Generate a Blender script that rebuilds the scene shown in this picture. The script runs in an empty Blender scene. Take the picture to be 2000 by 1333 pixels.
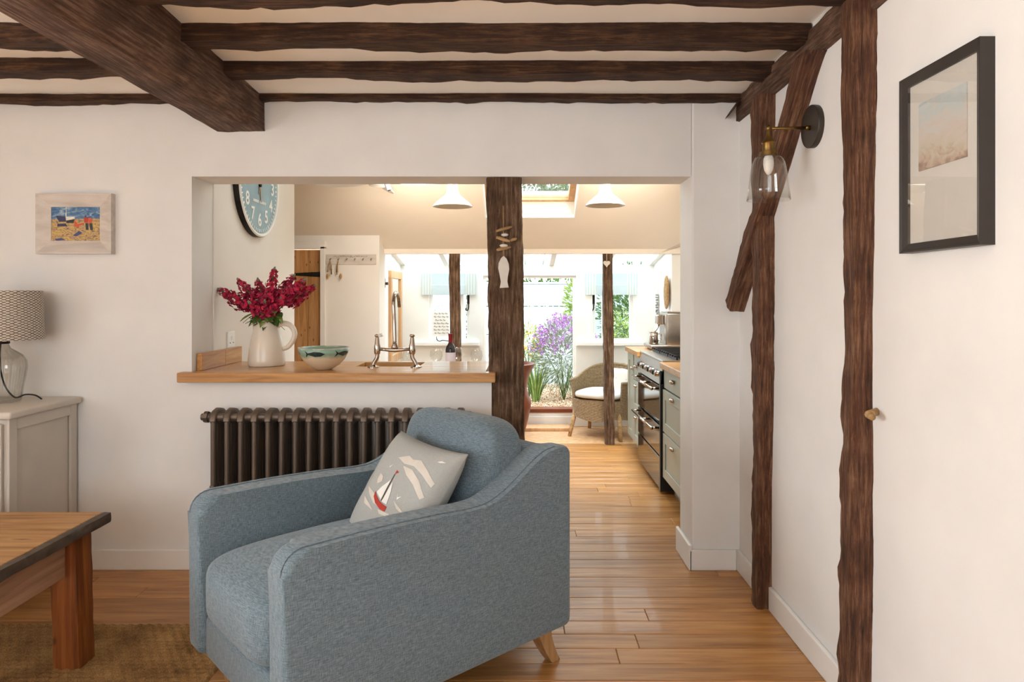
import bpy, bmesh, math, random
from mathutils import Vector, Matrix, noise, Euler

# ------------------------------------------------------------------ camera, world, lights, exposure
sc = bpy.context.scene
COL = sc.collection
F, CX, CY, H = 1333.0, 1012.0, 580.0, 1.282          # focal length and vanishing point in photo pixels, eye height
cam_d = bpy.data.cameras.new('camera'); cam_d.sensor_width = 36; cam_d.lens = 36 * F / 2000
cam_d.shift_x = -(CX - 1000) / 2000; cam_d.shift_y = -(666.5 - CY) / 2000; cam_d.clip_start = 0.05
cam = bpy.data.objects.new('camera', cam_d); COL.objects.link(cam)
cam.location = (0, 0, H); cam.rotation_euler = (math.pi / 2, 0, 0); sc.camera = cam
W = bpy.data.worlds.new('sky'); sc.world = W; W.use_nodes = True
W.node_tree.nodes['Background'].inputs[0].default_value = (0.86, 0.94, 1.0, 1)
W.node_tree.nodes['Background'].inputs[1].default_value = 5.0
def area(name, loc, rot, sx, sy, power, col):
    d = bpy.data.lights.new(name, 'AREA'); d.shape = 'RECTANGLE'; d.size = sx; d.size_y = sy; d.energy = power; d.color = col
    o = bpy.data.objects.new(name, d); COL.objects.link(o); o.location = loc; o.rotation_euler = rot; return o
# side window daylight, then two added lamps that brighten the living room ceiling
area('window_daylight_side', (-3.52, .25, 1.35), (0, -math.pi / 2, 0), 1.15, 1.5, 28, (0.93, 0.975, 1.0)).data.spread = 1.9
area('window_low_sunlight', (-3.51, .25, 1.5), (0, -math.radians(42), 0), .9, 1.4, 108, (0.72, 0.88, 1.0)).data.spread = .9  # added lamp aimed at the floor, whose bounce brightens the ceiling
area('window_daylight_rear', (-1.2, -1.72, 1.4), (math.pi / 2 + .4, 0, 0), 2.0, 1.1, 7, (0.94, 0.975, 1.0))  # added fill, tilted up at the unseen rear window
# added lamps at two unseen, added roof windows, brightening the kitchen
for x_ in (-.65, .85): area('roof_window_daylight', (x_, 4.30, 2.62), (.42, 0, 0), .5, .7, 15, (0.86, 0.94, 1.0)).data.spread = 1.25
sc.view_settings.view_transform = 'Standard'; sc.view_settings.look = 'None'
sc.view_settings.exposure = 0.14; sc.view_settings.gamma = 1.0; sc.view_settings.use_curve_mapping = False
sc.cycles.max_bounces = 9; sc.cycles.transparent_max_bounces = 12
R = random.Random(7)
PI = math.pi

# ------------------------------------------------------------------ helpers
def at(px, py, Y): return Vector(((px - CX) / F * Y, Y, H - (py - CY) / F * Y))
def on_wall(px, py, X):
    Y = X * F / (px - CX); return Vector((X, Y, H - (py - CY) / F * Y))
def link(o, parent=None, label=None, cat=None, group=None, kind=None):
    COL.objects.link(o)
    if parent is not None: o.parent = parent
    for k, v in (('label', label), ('category', cat), ('group', group), ('kind', kind)):
        if v: o[k] = v
    return o
def obj(name, bm, mat, parent=None, label=None, cat=None, group=None, kind=None, smooth=False, loc=None, rot=None, auto=None):
    me = bpy.data.meshes.new(name)
    bmesh.ops.recalc_face_normals(bm, faces=bm.faces); bm.to_mesh(me); bm.free()
    mats = mat if isinstance(mat, (list, tuple)) else [mat]
    for m in mats: me.materials.append(m)
    if smooth or auto:
        for p in me.polygons: p.use_smooth = True
        if auto: me.set_sharp_from_angle(angle=math.radians(auto))
    o = bpy.data.objects.new(name, me)
    if loc is not None: o.location = loc
    if rot is not None: o.rotation_euler = rot
    return link(o, parent, label, cat, group, kind)
def thing(name, label, cat, loc=(0, 0, 0), rot=(0, 0, 0), group=None):
    o = bpy.data.objects.new(name, None); o.empty_display_size = 0.05; o.location = loc; o.rotation_euler = rot
    return link(o, None, label, cat, group)
def instance(name, src, parent=None, loc=None, rot=None, **kw):
    o = bpy.data.objects.new(name, src.data)
    if loc is not None: o.location = loc
    if rot is not None: o.rotation_euler = rot
    return link(o, parent, **kw)
def B(): return bmesh.new()
def box(bm, x0, x1, y0, y1, z0, z1, bev=0, seg=2, M=None, mi=0):
    t = bmesh.new(); bmesh.ops.create_cube(t, size=1)
    for v in t.verts: v.co = Vector((x0 + (v.co.x + .5) * (x1 - x0), y0 + (v.co.y + .5) * (y1 - y0), z0 + (v.co.z + .5) * (z1 - z0)))
    if bev: bmesh.ops.bevel(t, geom=t.edges[:], offset=bev, segments=seg, profile=.5, affect='EDGES')
    return merge(bm, t, M, mi)
def merge(bm, t, M=None, mi=0):
    vm = {}
    for v in t.verts: vm[v] = bm.verts.new(M @ v.co if M is not None else v.co)
    for f in t.faces:
        try: nf = bm.faces.new([vm[v] for v in f.verts]); nf.material_index = mi; nf.smooth = f.smooth
        except ValueError: pass
    t.free(); return bm
def lathe(bm, prof, seg=32, M=None, mi=0, a0=0, a1=2 * PI):
    t = bmesh.new(); full = abs(a1 - a0 - 2 * PI) < 1e-6; n = seg if full else seg + 1; rings = []
    for r, z in prof:
        if r < 1e-6: rings.append([t.verts.new((0, 0, z))] * n)
        else: rings.append([t.verts.new((r * math.cos(a0 + (a1 - a0) * i / seg), r * math.sin(a0 + (a1 - a0) * i / seg), z)) for i in range(n)])
    for a, b in zip(rings, rings[1:]):
        for i in range(seg):
            j = (i + 1) % n; q = []
            for v in (a[i], a[j], b[j], b[i]):
                if v not in q: q.append(v)
            if len(q) > 2:
                try: t.faces.new(q)
                except ValueError: pass
    return merge(bm, t, M, mi)
def tube(bm, pts, r, seg=8, cap=True, mi=0):
    pts = [Vector(p) for p in pts]; n = len(pts); rs = r if isinstance(r, (list, tuple)) else [r] * n
    up = None; rings = []
    for i, p in enumerate(pts):
        d = (pts[min(i + 1, n - 1)] - pts[max(i - 1, 0)]).normalized()
        if up is None: up = d.orthogonal().normalized()
        up = (up - d * up.dot(d)); up = up.normalized() if up.length > 1e-6 else d.orthogonal().normalized()
        s = d.cross(up)
        rings.append([bm.verts.new(p + (up * math.cos(2 * PI * k / seg) + s * math.sin(2 * PI * k / seg)) * rs[i]) for k in range(seg)])
    for a, b in zip(rings, rings[1:]):
        for k in range(seg):
            f = bm.faces.new((a[k], a[(k + 1) % seg], b[(k + 1) % seg], b[k])); f.material_index = mi; f.smooth = True
    if cap:
        for q in (rings[0][::-1], rings[-1]):
            f = bm.faces.new(q); f.material_index = mi
    return bm
def prism(bm, poly, axis, a, b, bev=0, seg=3, M=None, mi=0):
    """polygon of 2-D points extruded along axis ('x': pts are (y,z); 'y': (x,z); 'z': (x,y))"""
    t = bmesh.new()
    def P(p, h): return {'x': (h, p[0], p[1]), 'y': (p[0], h, p[1]), 'z': (p[0], p[1], h)}[axis]
    lo = [t.verts.new(P(p, a)) for p in poly]; hi = [t.verts.new(P(p, b)) for p in poly]
    fa, fb = t.faces.new(lo), t.faces.new(hi[::-1]); n = len(poly)
    for i in range(n): t.faces.new((lo[i], hi[i], hi[(i + 1) % n], lo[(i + 1) % n]))
    if bev:
        es = list({e for f in (fa, fb) for e in f.edges}); bmesh.ops.bevel(t, geom=es, offset=bev, segments=seg, profile=.5, affect='EDGES')
    return merge(bm, t, M, mi)
def smoothpath(pts, n=8):
    pts = [Vector(p) for p in pts]; out = []
    for i in range(len(pts) - 1):
        p0, p1, p2, p3 = pts[max(i - 1, 0)], pts[i], pts[i + 1], pts[min(i + 2, len(pts) - 1)]
        for k in range(n):
            t = k / n; out.append(.5 * ((2 * p1) + (p2 - p0) * t + (2 * p0 - 5 * p1 + 4 * p2 - p3) * t * t + (3 * p1 - p0 - 3 * p2 + p3) * t ** 3))
    out.append(pts[-1]); return out
def timber(bm, p0, p1, u, v, seg=40, amp=.008, seed=0, m=5, wander=.0, taper=None):
    """hand-hewn timber from p0 to p1; u, v are half-extent vectors of its cross-section"""
    p0, p1, u, v = map(Vector, (p0, p1, u, v)); off = Vector((seed * 7.3, seed * 3.1, seed * 1.7)); rings = []
    L = (p1 - p0).length; uu, vv = u.normalized(), v.normalized()
    sq = [(-1 + 2 * i / m, -1) for i in range(m)] + [(1, -1 + 2 * i / m) for i in range(m)] + [(1 - 2 * i / m, 1) for i in range(m)] + [(-1, 1 - 2 * i / m) for i in range(m)]
    for s in range(seg + 1):
        t = s / seg; c = p0.lerp(p1, t) + uu * wander * noise.noise(Vector((t * L * 1.3, seed, 0))) + vv * wander * noise.noise(Vector((t * L * 1.3, seed, 9)))
        k = 1 if taper is None else 1 + (taper - 1) * t
        ring = []
        for a, b in sq:
            ca, cb = a * (1 - .05 * abs(b) ** 4), b * (1 - .05 * abs(a) ** 4)
            q = c + u * ca * k + v * cb * k
            d1 = noise.noise(Vector((t * L * 2.2, a * .8, b * .8)) + off); d2 = noise.noise(Vector((t * L * 11, a * 3, b * 3)) + off)
            cor = 1.8 if abs(a) > .9 and abs(b) > .9 else 1
            q += (uu * a + vv * b) * (amp * (d1 * .7 + d2 * .6 + .35 * noise.noise(Vector((t * L * 35, a * 4, b * 4)) + off)) * cor)
            ring.append(bm.verts.new(q))
        rings.append(ring)
    n = len(sq)
    for a, b in zip(rings, rings[1:]):
        for i in range(n): bm.faces.new((a[i], a[(i + 1) % n], b[(i + 1) % n], b[i]))
    bm.faces.new(rings[0][::-1]); bm.faces.new(rings[-1]); return bm
def superbox(bm, sx, sy, sz, e=.35, nu=28, nv=18, M=None, crown=0, mi=0):
    """soft rounded box (superellipsoid) with half sizes sx, sy, sz"""
    t = bmesh.new(); f = lambda w, p: math.copysign(abs(w) ** p, w); rings = []
    for j in range(nv + 1):
        ph = -PI / 2 + PI * j / nv; cz, cr = f(math.sin(ph), e), f(math.cos(ph), e)
        ring = []
        for i in range(nu):
            th = 2 * PI * i / nu; x, y = cr * f(math.cos(th), e), cr * f(math.sin(th), e)
            z = cz + crown * (1 - x * x) * (1 - y * y) * (1 if cz > 0 else -.3)
            ring.append(t.verts.new((x * sx, y * sy, z * sz)))
        rings.append(ring)
    for a, b in zip(rings, rings[1:]):
        for i in range(nu): t.faces.new((a[i], a[(i + 1) % nu], b[(i + 1) % nu], b[i])).smooth = True
    bmesh.ops.remove_doubles(t, verts=t.verts[:], dist=1e-5)
    return merge(bm, t, M, mi)
def decal(bm, poly, mapf, cuts=0, mi=0):
    t = bmesh.new(); t.faces.new([t.verts.new((p[0], p[1], 0)) for p in poly])
    bmesh.ops.triangulate(t, faces=t.faces[:])
    for _ in range(cuts): bmesh.ops.subdivide_edges(t, edges=t.edges[:], cuts=1); bmesh.ops.triangulate(t, faces=t.faces[:])
    for v in t.verts: v.co = mapf(v.co.x, v.co.y)
    return merge(bm, t, None, mi)
def leafquad(bm, p, d, w, l, bend=.25, mi=0, up=None):
    d = Vector(d).normalized(); s = d.cross(up or Vector((R.uniform(-1, 1), R.uniform(-1, 1), R.uniform(-1, 1))))
    s = s.normalized() if s.length > 1e-4 else d.orthogonal().normalized(); nrm = s.cross(d)
    q = [p, p + d * l * .45 + s * w * .5 + nrm * bend * l * .2, p + d * l - nrm * bend * l * .3, p + d * l * .45 - s * w * .5 + nrm * bend * l * .2]
    f = bm.faces.new([bm.verts.new(x) for x in q]); f.material_index = mi; return f

# ------------------------------------------------------------------ materials
def srgb(h):
    h = h.lstrip('#'); c = [int(h[i:i + 2], 16) / 255 for i in (0, 2, 4)]
    return tuple((x / 12.92 if x <= .04045 else ((x + .055) / 1.055) ** 2.4) for x in c) + (1,)
def base(name):
    m = bpy.data.materials.new(name); m.use_nodes = True; nt = m.node_tree; return m, nt, nt.nodes['Principled BSDF']
def N(nt, typ, **kw):
    n = nt.nodes.new(typ)
    for k, v in kw.items():
        if k in n.inputs: n.inputs[k].default_value = v
        else: setattr(n, k, v)
    return n
def coords(nt, scale=(1, 1, 1), rand=True, src='Object', rot=(0, 0, 0)):
    tc = N(nt, 'ShaderNodeTexCoord'); mp = N(nt, 'ShaderNodeMapping'); mp.inputs['Scale'].default_value = scale; mp.inputs['Rotation'].default_value = rot
    if rand:
        oi = N(nt, 'ShaderNodeObjectInfo'); ad = N(nt, 'ShaderNodeVectorMath', operation='MULTIPLY_ADD')
        ad.inputs[1].default_value = (13, 17, 11); nt.links.new(oi.outputs['Random'], ad.inputs[0]); nt.links.new(tc.outputs[src], ad.inputs[2]); nt.links.new(ad.outputs[0], mp.inputs[0])
    else: nt.links.new(tc.outputs[src], mp.inputs[0])
    return mp.outputs[0]
def ramp(nt, fac, stops):
    r = N(nt, 'ShaderNodeValToRGB'); cr = r.color_ramp
    while len(cr.elements) < len(stops): cr.elements.new(.5)
    for e, (p, c) in zip(cr.elements, stops): e.position = p; e.color = srgb(c) if isinstance(c, str) else c
    nt.links.new(fac, r.inputs[0]); return r.outputs[0]
def bump(nt, bsdf, hgt, strength=.3, dist=.01):
    b = N(nt, 'ShaderNodeBump'); b.inputs['Strength'].default_value = strength; b.inputs['Distance'].default_value = dist
    nt.links.new(hgt, b.inputs['Height']); nt.links.new(b.outputs[0], bsdf.inputs['Normal'])
def plain(name, col, rough=.5, metal=0, var=0, scale=20, bmp=0, spec=.5, coat=0, bscale=None, trans=0, ior=1.45, emis=0):
    m, nt, b = base(name); c = srgb(col) if isinstance(col, str) else col
    b.inputs['Base Color'].default_value = c; b.inputs['Roughness'].default_value = rough; b.inputs['Metallic'].default_value = metal
    b.inputs['Specular IOR Level'].default_value = spec; b.inputs['Coat Weight'].default_value = coat
    if trans: b.inputs['Transmission Weight'].default_value = trans; b.inputs['IOR'].default_value = ior
    v = coords(nt); nz = N(nt, 'ShaderNodeTexNoise', Scale=scale, Detail=4); nt.links.new(v, nz.inputs['Vector'])
    d = max(var, .02)
    nt.links.new(ramp(nt, nz.outputs['Fac'], [(.3, tuple(x * (1 - d) for x in c[:3]) + (1,)), (.7, tuple(min(1, x * (1 + d)) for x in c[:3]) + (1,))]), b.inputs['Base Color'])
    if bmp:
        n2 = N(nt, 'ShaderNodeTexNoise', Scale=bscale or scale, Detail=5); nt.links.new(v, n2.inputs['Vector']); bump(nt, b, n2.outputs['Fac'], bmp, .01)
    return m
def wood(name, dark, mid, light, stretch=(1, 12, 12), scale=3, rough=.45, bmp=.15, rand_v=.25, knots=None, coat=0, spec=.5):
    """grain runs along the axis with the smallest stretch value"""
    m, nt, b = base(name); v = coords(nt, stretch)
    n1 = N(nt, 'ShaderNodeTexNoise', Scale=scale, Detail=7, Roughness=.62, Distortion=.6); nt.links.new(v, n1.inputs['Vector'])
    c = ramp(nt, n1.outputs['Fac'], [(.28, dark), (.5, mid), (.74, light)])
    oi = N(nt, 'ShaderNodeObjectInfo'); mr = N(nt, 'ShaderNodeMapRange'); mr.inputs['To Min'].default_value = 1 - rand_v; mr.inputs['To Max'].default_value = 1 + rand_v * .6
    nt.links.new(oi.outputs['Random'], mr.inputs['Value'])
    hs = N(nt, 'ShaderNodeHueSaturation'); nt.links.new(mr.outputs[0], hs.inputs['Value']); nt.links.new(c, hs.inputs['Color']); out = hs.outputs[0]
    if knots:
        v2 = coords(nt, knots[1]); vo = N(nt, 'ShaderNodeTexVoronoi', Scale=knots[0]); nt.links.new(v2, vo.inputs['Vector'])
        k = ramp(nt, vo.outputs['Distance'], [(.03, (1, 1, 1, 1)), (.13, (0, 0, 0, 1))])
        mx = N(nt, 'ShaderNodeMix', data_type='RGBA'); nt.links.new(k, mx.inputs[0]); nt.links.new(out, mx.inputs[6]); mx.inputs[7].default_value = srgb(knots[2]); out = mx.outputs[2]
    nt.links.new(out, b.inputs['Base Color']); b.inputs['Roughness'].default_value = rough; b.inputs['Coat Weight'].default_value = coat; b.inputs['Specular IOR Level'].default_value = spec
    if bmp: bump(nt, b, n1.outputs['Fac'], bmp, .01)
    return m
def oldwood(name, stretch, dark='#1c100a', mid='#4a2f1e', light='#86644a', rough=.7):
    m, nt, b = base(name); v = coords(nt, stretch); v0 = coords(nt, (1, 1, 1))
    n1 = N(nt, 'ShaderNodeTexNoise', Scale=6, Detail=9, Roughness=.72, Distortion=.3); nt.links.new(v, n1.inputs['Vector'])
    n2 = N(nt, 'ShaderNodeTexNoise', Scale=7, Detail=6, Roughness=.6); nt.links.new(v0, n2.inputs['Vector'])
    mx = N(nt, 'ShaderNodeMath', operation='MULTIPLY_ADD'); mx.inputs[1].default_value = .3; nt.links.new(n2.outputs['Fac'], mx.inputs[0])
    m2 = N(nt, 'ShaderNodeMath', operation='MULTIPLY'); m2.inputs[1].default_value = .72; nt.links.new(n1.outputs['Fac'], m2.inputs[0]); nt.links.new(m2.outputs[0], mx.inputs[2])
    nt.links.new(ramp(nt, mx.outputs[0], [(.36, dark), (.5, mid), (.68, light)]), b.inputs['Base Color']); b.inputs['Roughness'].default_value = rough; b.inputs['Specular IOR Level'].default_value = .35
    bump(nt, b, n1.outputs['Fac'], .9, .012); return m
def linen(name, a, bcol, scale=1.0):
    m, nt, b = base(name); tc = coords(nt, (1, 1, 1), rand=False); h = []
    for st in ((420, 420, 35), (35, 35, 420), (300, 30, 300)):
        mp = N(nt, 'ShaderNodeMapping'); mp.inputs['Scale'].default_value = tuple(s * scale for s in st); nt.links.new(tc, mp.inputs[0])
        n = N(nt, 'ShaderNodeTexNoise', Scale=1, Detail=2); nt.links.new(mp.outputs[0], n.inputs['Vector']); h.append(n.outputs['Fac'])
    s1 = N(nt, 'ShaderNodeMath', operation='ADD'); nt.links.new(h[0], s1.inputs[0]); nt.links.new(h[1], s1.inputs[1])
    s2 = N(nt, 'ShaderNodeMath', operation='MULTIPLY'); s2.inputs[1].default_value = .5; nt.links.new(s1.outputs[0], s2.inputs[0])
    nt.links.new(ramp(nt, s2.outputs[0], [(.38, a), (.62, bcol)]), b.inputs['Base Color'])
    b.inputs['Roughness'].default_value = .95; b.inputs['Sheen Weight'].default_value = .25; b.inputs['Specular IOR Level'].default_value = .1
    bump(nt, b, s2.outputs[0], .5, .002); return m
def pane_glass(name, tint=(1, 1, 1, 1), refl=.06, rough=0.0):
    m = bpy.data.materials.new(name); m.use_nodes = True; nt = m.node_tree; nt.nodes.remove(nt.nodes['Principled BSDF'])
    t = N(nt, 'ShaderNodeBsdfTransparent'); t.inputs[0].default_value = tint; g = N(nt, 'ShaderNodeBsdfGlossy'); g.inputs['Roughness'].default_value = rough
    lw = N(nt, 'ShaderNodeLayerWeight'); lw.inputs['Blend'].default_value = .5; pw = N(nt, 'ShaderNodeMath', operation='POWER'); pw.inputs[1].default_value = 5; nt.links.new(lw.outputs['Facing'], pw.inputs[0])
    fr = N(nt, 'ShaderNodeMath', operation='MULTIPLY_ADD'); fr.inputs[1].default_value = .9; fr.inputs[2].default_value = refl; nt.links.new(pw.outputs[0], fr.inputs[0])
    mx = N(nt, 'ShaderNodeMixShader'); nt.links.new(fr.outputs[0], mx.inputs[0]); nt.links.new(t.outputs[0], mx.inputs[1]); nt.links.new(g.outputs[0], mx.inputs[2])
    nt.links.new(mx.outputs[0], nt.nodes['Material Output'].inputs[0]); return m

M = {}
M['plaster'] = plain('plaster', '#e8e5e1', .85, var=.035, scale=3.5, bmp=.25, bscale=9, spec=.2)
M['ceiling'] = plain('ceiling_paint', '#f6f3ee', .9, var=.03, scale=3, bmp=.2, bscale=6, spec=.1)
M['kplaster'] = plain('kitchen_plaster', '#ece7e0', .85, var=.02, scale=4, bmp=.1, bscale=9, spec=.2)
M['kceil'] = plain('kitchen_ceiling_paint', '#efe6d8', .9, var=.02, scale=3, spec=.1)
M['white'] = plain('white_gloss_paint', '#ece9e4', .35, var=.02, scale=6)
M['bright'] = plain('white_joinery_paint', '#f0f0ec', .4, var=.02, scale=6)
M['cream'] = plain('cream_cabinet_paint', '#cfc6ba', .4, var=.03, scale=7)
M['sage'] = plain('sage_cabinet_paint', '#a9b0a5', .4, var=.03, scale=7)
M['oldoak'] = oldwood('old_oak', (1, 16, 16), '#170c06', '#3c2415', '#745238')
M['oldoak_y'] = oldwood('old_oak_y', (16, 1, 16), '#2b1a11', '#5e4233', '#9a7b65')
M['oldoak_z'] = oldwood('old_oak_z', (16, 16, 1), '#241309', '#5f3a25', '#9d7557')
M['post'] = oldwood('post_oak', (12, 12, 1), '#24160d', '#5e4531', '#9d8167', .8)
M['plank'] = wood('floor_oak', '#8d5a28', '#b67e43', '#cf9c5f', (1, 16, 16), 2.2, .36, .06, .2, (2.3, (.8, 6, 1), '#6a4420'), coat=.1)
M['oak'] = wood('worktop_oak', '#99622c', '#c18a4d', '#d8a768', (1, 18, 18), 2.2, .32, .05, .08, coat=.2)
M['oak_y'] = wood('worktop_oak_y', '#99622c', '#c18a4d', '#d8a768', (18, 1, 18), 2.2, .32, .05, .08, coat=.2)
M['lampglass'] = pane_glass('ribbed_lamp_glass', (.90, .89, .87, 1), .07)
M['magenta'] = plain('magenta_petal', '#8e0f38', .6, var=.3, scale=60)
M['rose'] = plain('rose_petal', '#cf2552', .6, var=.2, scale=60)
M['pine'] = wood('pine_boards', '#94622f', '#bd8a55', '#d3a672', (14, 14, 1), 2, .5, .1, .12, (4, (5, 5, 2), '#5c3516'))
M['pine_pale'] = wood('pale_pine', '#b98a5c', '#d0a274', '#dfb88c', (10, 10, 1), 2, .5, .05, .06)
M['table'] = wood('table_pine', '#7a5028', '#a87a49', '#c39a66', (1.2, 18, 18), 2, .5, .2, .12, (2, (1.5, 5, 5), '#5a3515'))
M['tableleg'] = wood('table_leg_pine', '#4a2109', '#82451a', '#a5652e', (20, 20, 1), 2, .45, .3, .05, (3, (4, 4, 2), '#2d1507'))
M['tableapron'] = wood('table_apron_pine', '#855d42', '#a97f62', '#bd9678', (18, 1, 18), 2, .55, .15, .05)
M['iron'] = plain('dark_iron', '#24201d', .5, .6, .1, 30)
M['radiator'] = plain('radiator_bronze', '#6a5d52', .42, .5, .08, 12)
M['chrome'] = plain('polished_nickel', '#b9aca0', .12, 1.0)
M['steel'] = plain('brushed_steel', '#a79c90', .3, 1.0, .05, 40)
M['brass'] = plain('aged_brass', '#7f6338', .38, 1.0, .15, 25)
M['bronze'] = plain('dark_bronze', '#4a433d', .4, .7, .05, 25)
M['blackglass'] = plain('black_oven_glass', '#14110f', .06, 0, .02, 5, spec=.9)
M['black'] = plain('black_enamel', '#12100f', .35)
M['framedark'] = plain('dark_frame_wood', '#2f2925', .4, 0, .1, 20)
M['linen'] = linen('blue_grey_linen', '#4f616b', '#7f8e98', 1.7)
M['pillow'] = plain('grey_cotton', '#a9aaa6', .95, var=.04, scale=160, bmp=.2, bscale=350, spec=.1)
M['print_white'] = plain('pale_print', '#cfc8bd', .95, var=.05, scale=30, spec=.1)
M['print_red'] = plain('red_print', '#b04338', .95, var=.08, scale=60, spec=.1)
M['print_dark'] = plain('dark_print', '#5a4a46', .95, spec=.1)
M['ceramic'] = plain('cream_stoneware', '#ddd2c2', .3, var=.05, scale=9, coat=.3)
M['whiteceramic'] = plain('white_ceramic', '#efebe4', .15, coat=.3)
M['enamel'] = plain('cream_enamel', '#cdc2ab', .22, coat=.5)
M['glass'] = plain('clear_glass', (1, 1, 1, 1), .0, trans=1.0, ior=1.45)
M['thin_glass'] = pane_glass('thin_clear_glass', (.97, .97, .96, 1), .05)
M['pane'] = pane_glass('window_pane', (.97, 1, .99, 1), .03)
M['mirror'] = plain('mirror_silver', '#e6e9e6', .02, 1.0)
M['terracotta'] = plain('glazed_terracotta', '#7a3f28', .35, var=.15, scale=10)
M['cord'] = plain('black_cord', '#17130f', .6)
M['twine'] = plain('natural_twine', '#a8845a', .9, var=.1)
M['drift'] = wood('driftwood', '#85633c', '#b48f5f', '#d1b184', (1, 10, 10), 4, .8, .3, .15)
M['stone'] = plain('white_pebble', '#d9d2c6', .6, var=.05, scale=30)
M['blue_paint'] = plain('pale_blue_board_paint', '#c3d2dc', .6, var=.05, scale=5)
M['blind'] = plain('pale_blue_blind_cloth', '#bccbd0', .9, var=.03, scale=8)
M['stripe'] = plain('cream_stripe_cloth', '#dcdcd2', .9, var=.03, scale=8)
M['leaf'] = plain('leaf_green', '#4c6a2c', .5, var=.35, scale=30)
M['leaf_light'] = plain('leaf_light_green', '#8aa04e', .5, var=.3, scale=20)
M['leaf_grey'] = plain('leaf_grey_green', '#7f8a6c', .6, var=.3, scale=20)
M['crimson'] = plain('crimson_petal', '#b3123c', .6, var=.3, scale=60)
M['purple'] = plain('mauve_petal', '#a86cb8', .6, var=.25, scale=40)
M['yellow'] = plain('yellow_petal', '#e3cd6c', .6, var=.2, scale=40)
M['stem'] = plain('stem_green', '#5a7338', .6, var=.1)
M['cushion_white'] = plain('white_cotton', '#e4e2dc', .95, var=.03, spec=.1)
M['wine'] = plain('dark_wine_glass', '#170d10', .08, spec=.8)
M['foil'] = plain('red_foil', '#7d1c22', .35, .3)
M['paper'] = plain('label_paper', '#b8aeb4', .8, var=.05)
M['mat'] = plain('mount_board', '#dcd6cf', .8)
M['whitewash'] = wood('whitewashed_frame', '#bfb4a9', '#cfc5bb', '#ddd4ca', (2, 14, 14), 2, .6, .08, .03)
# wicker, jute, gravel, dotted shade
def wicker():
    m, nt, b = base('wicker'); v = coords(nt, (1, 1, 1), rand=False)
    w1 = N(nt, 'ShaderNodeTexWave', Scale=55, Distortion=1.2, bands_direction='Z'); w1.inputs['Detail Scale'].default_value = 3; nt.links.new(v, w1.inputs['Vector'])
    n = N(nt, 'ShaderNodeTexNoise', Scale=60, Detail=3); nt.links.new(v, n.inputs['Vector'])
    mu = N(nt, 'ShaderNodeMath', operation='MULTIPLY'); nt.links.new(w1.outputs['Fac'], mu.inputs[0]); nt.links.new(n.outputs['Fac'], mu.inputs[1])
    nt.links.new(ramp(nt, mu.outputs[0], [(.05, '#6d5233'), (.25, '#a58862'), (.55, '#cdb48d')]), b.inputs['Base Color']); b.inputs['Roughness'].default_value = .7
    bump(nt, b, mu.outputs[0], .8, .01); return m
M['wicker'] = wicker()
def jute():
    m, nt, b = base('jute'); v = coords(nt, (1, 1, 1), rand=False)
    n = N(nt, 'ShaderNodeTexNoise', Scale=220, Detail=3); nt.links.new(v, n.inputs['Vector']); n2 = N(nt, 'ShaderNodeTexNoise', Scale=8, Detail=3); nt.links.new(v, n2.inputs['Vector'])
    ad = N(nt, 'ShaderNodeMath', operation='ADD'); nt.links.new(n.outputs['Fac'], ad.inputs[0]); nt.links.new(n2.outputs['Fac'], ad.inputs[1]); hf = N(nt, 'ShaderNodeMath', operation='MULTIPLY'); hf.inputs[1].default_value = .5; nt.links.new(ad.outputs[0], hf.inputs[0])
    nt.links.new(ramp(nt, hf.outputs[0], [(.35, '#6b4a26'), (.5, '#96703f'), (.66, '#b8925c')]), b.inputs['Base Color']); b.inputs['Roughness'].default_value = .95
    bump(nt, b, n.outputs['Fac'], .6, .004); return m
M['jute'] = jute()
def gravelmat():
    m, nt, b = base('gravel_stone'); v = coords(nt, (1, 1, 1), rand=False)
    vo = N(nt, 'ShaderNodeTexVoronoi', Scale=55); nt.links.new(v, vo.inputs['Vector'])
    bw = N(nt, 'ShaderNodeRGBToBW'); nt.links.new(vo.outputs['Color'], bw.inputs[0])
    nt.links.new(ramp(nt, bw.outputs[0], [(.2, '#8f6d4d'), (.5, '#c9a67f'), (.8, '#e8d8c2')]), b.inputs['Base Color']); b.inputs['Roughness'].default_value = .9
    bump(nt, b, vo.outputs['Distance'], .8, .02); return m
M['gravel'] = gravelmat()
# ------------------------------------------------------------------ the setting
def st(name, bm, mat, **kw): return obj(name, bm, mat, kind='structure', **kw)
floor = st('floor', box(B(), -3.4, 1.6, -1.6, 6.75, -.12, -.02), M['plank'])
def plank_row(y0, xa, xb, first):
    x = xa; L = first
    while x < xb - .02:
        x1 = min(x + L, xb)
        if xb - x1 < .35: x1 = xb
        bm = box(B(), x - (x + x1) / 2 + .0006, x1 - (x + x1) / 2 - .0006, .0008, .1042, -.02, 0, .0022, 1)
        obj('plank', bm, M['plank'], floor, loc=((x + x1) / 2, y0, R.uniform(-.0006, .0006)))
        x = x1; L = R.uniform(1.1, 2.3)
for k in range(-16, 35):
    y0 = 2.278 + .105 * k
    plank_row(y0, -2.9, 1.04 if y0 < 3.1 else 1.5, R.uniform(.4, 2.0))
st('floor_conservatory', box(B(), -1.2, 1.4, 5.953, 6.75, -.02, 0), M['pine_pale'])
YD = 3.21
bm = B()
box(bm, -3.4, -1.535, YD, 3.43, 0, 2.95); box(bm, -1.535, .814, YD, 3.43, 1.848, 2.95)
box(bm, -1.535, -.125, YD, 3.43, 0, .885); box(bm, .814, 1.7, YD - .004, 3.44, 0, 2.95, .012, 2)
st('wall_back', bm, M['plaster'])
bm = B(); box(bm, 1.04, 1.24, -1.6, YD, 0, 2.5); st('wall_right', bm, M['plaster'])
bm = B()
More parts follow.
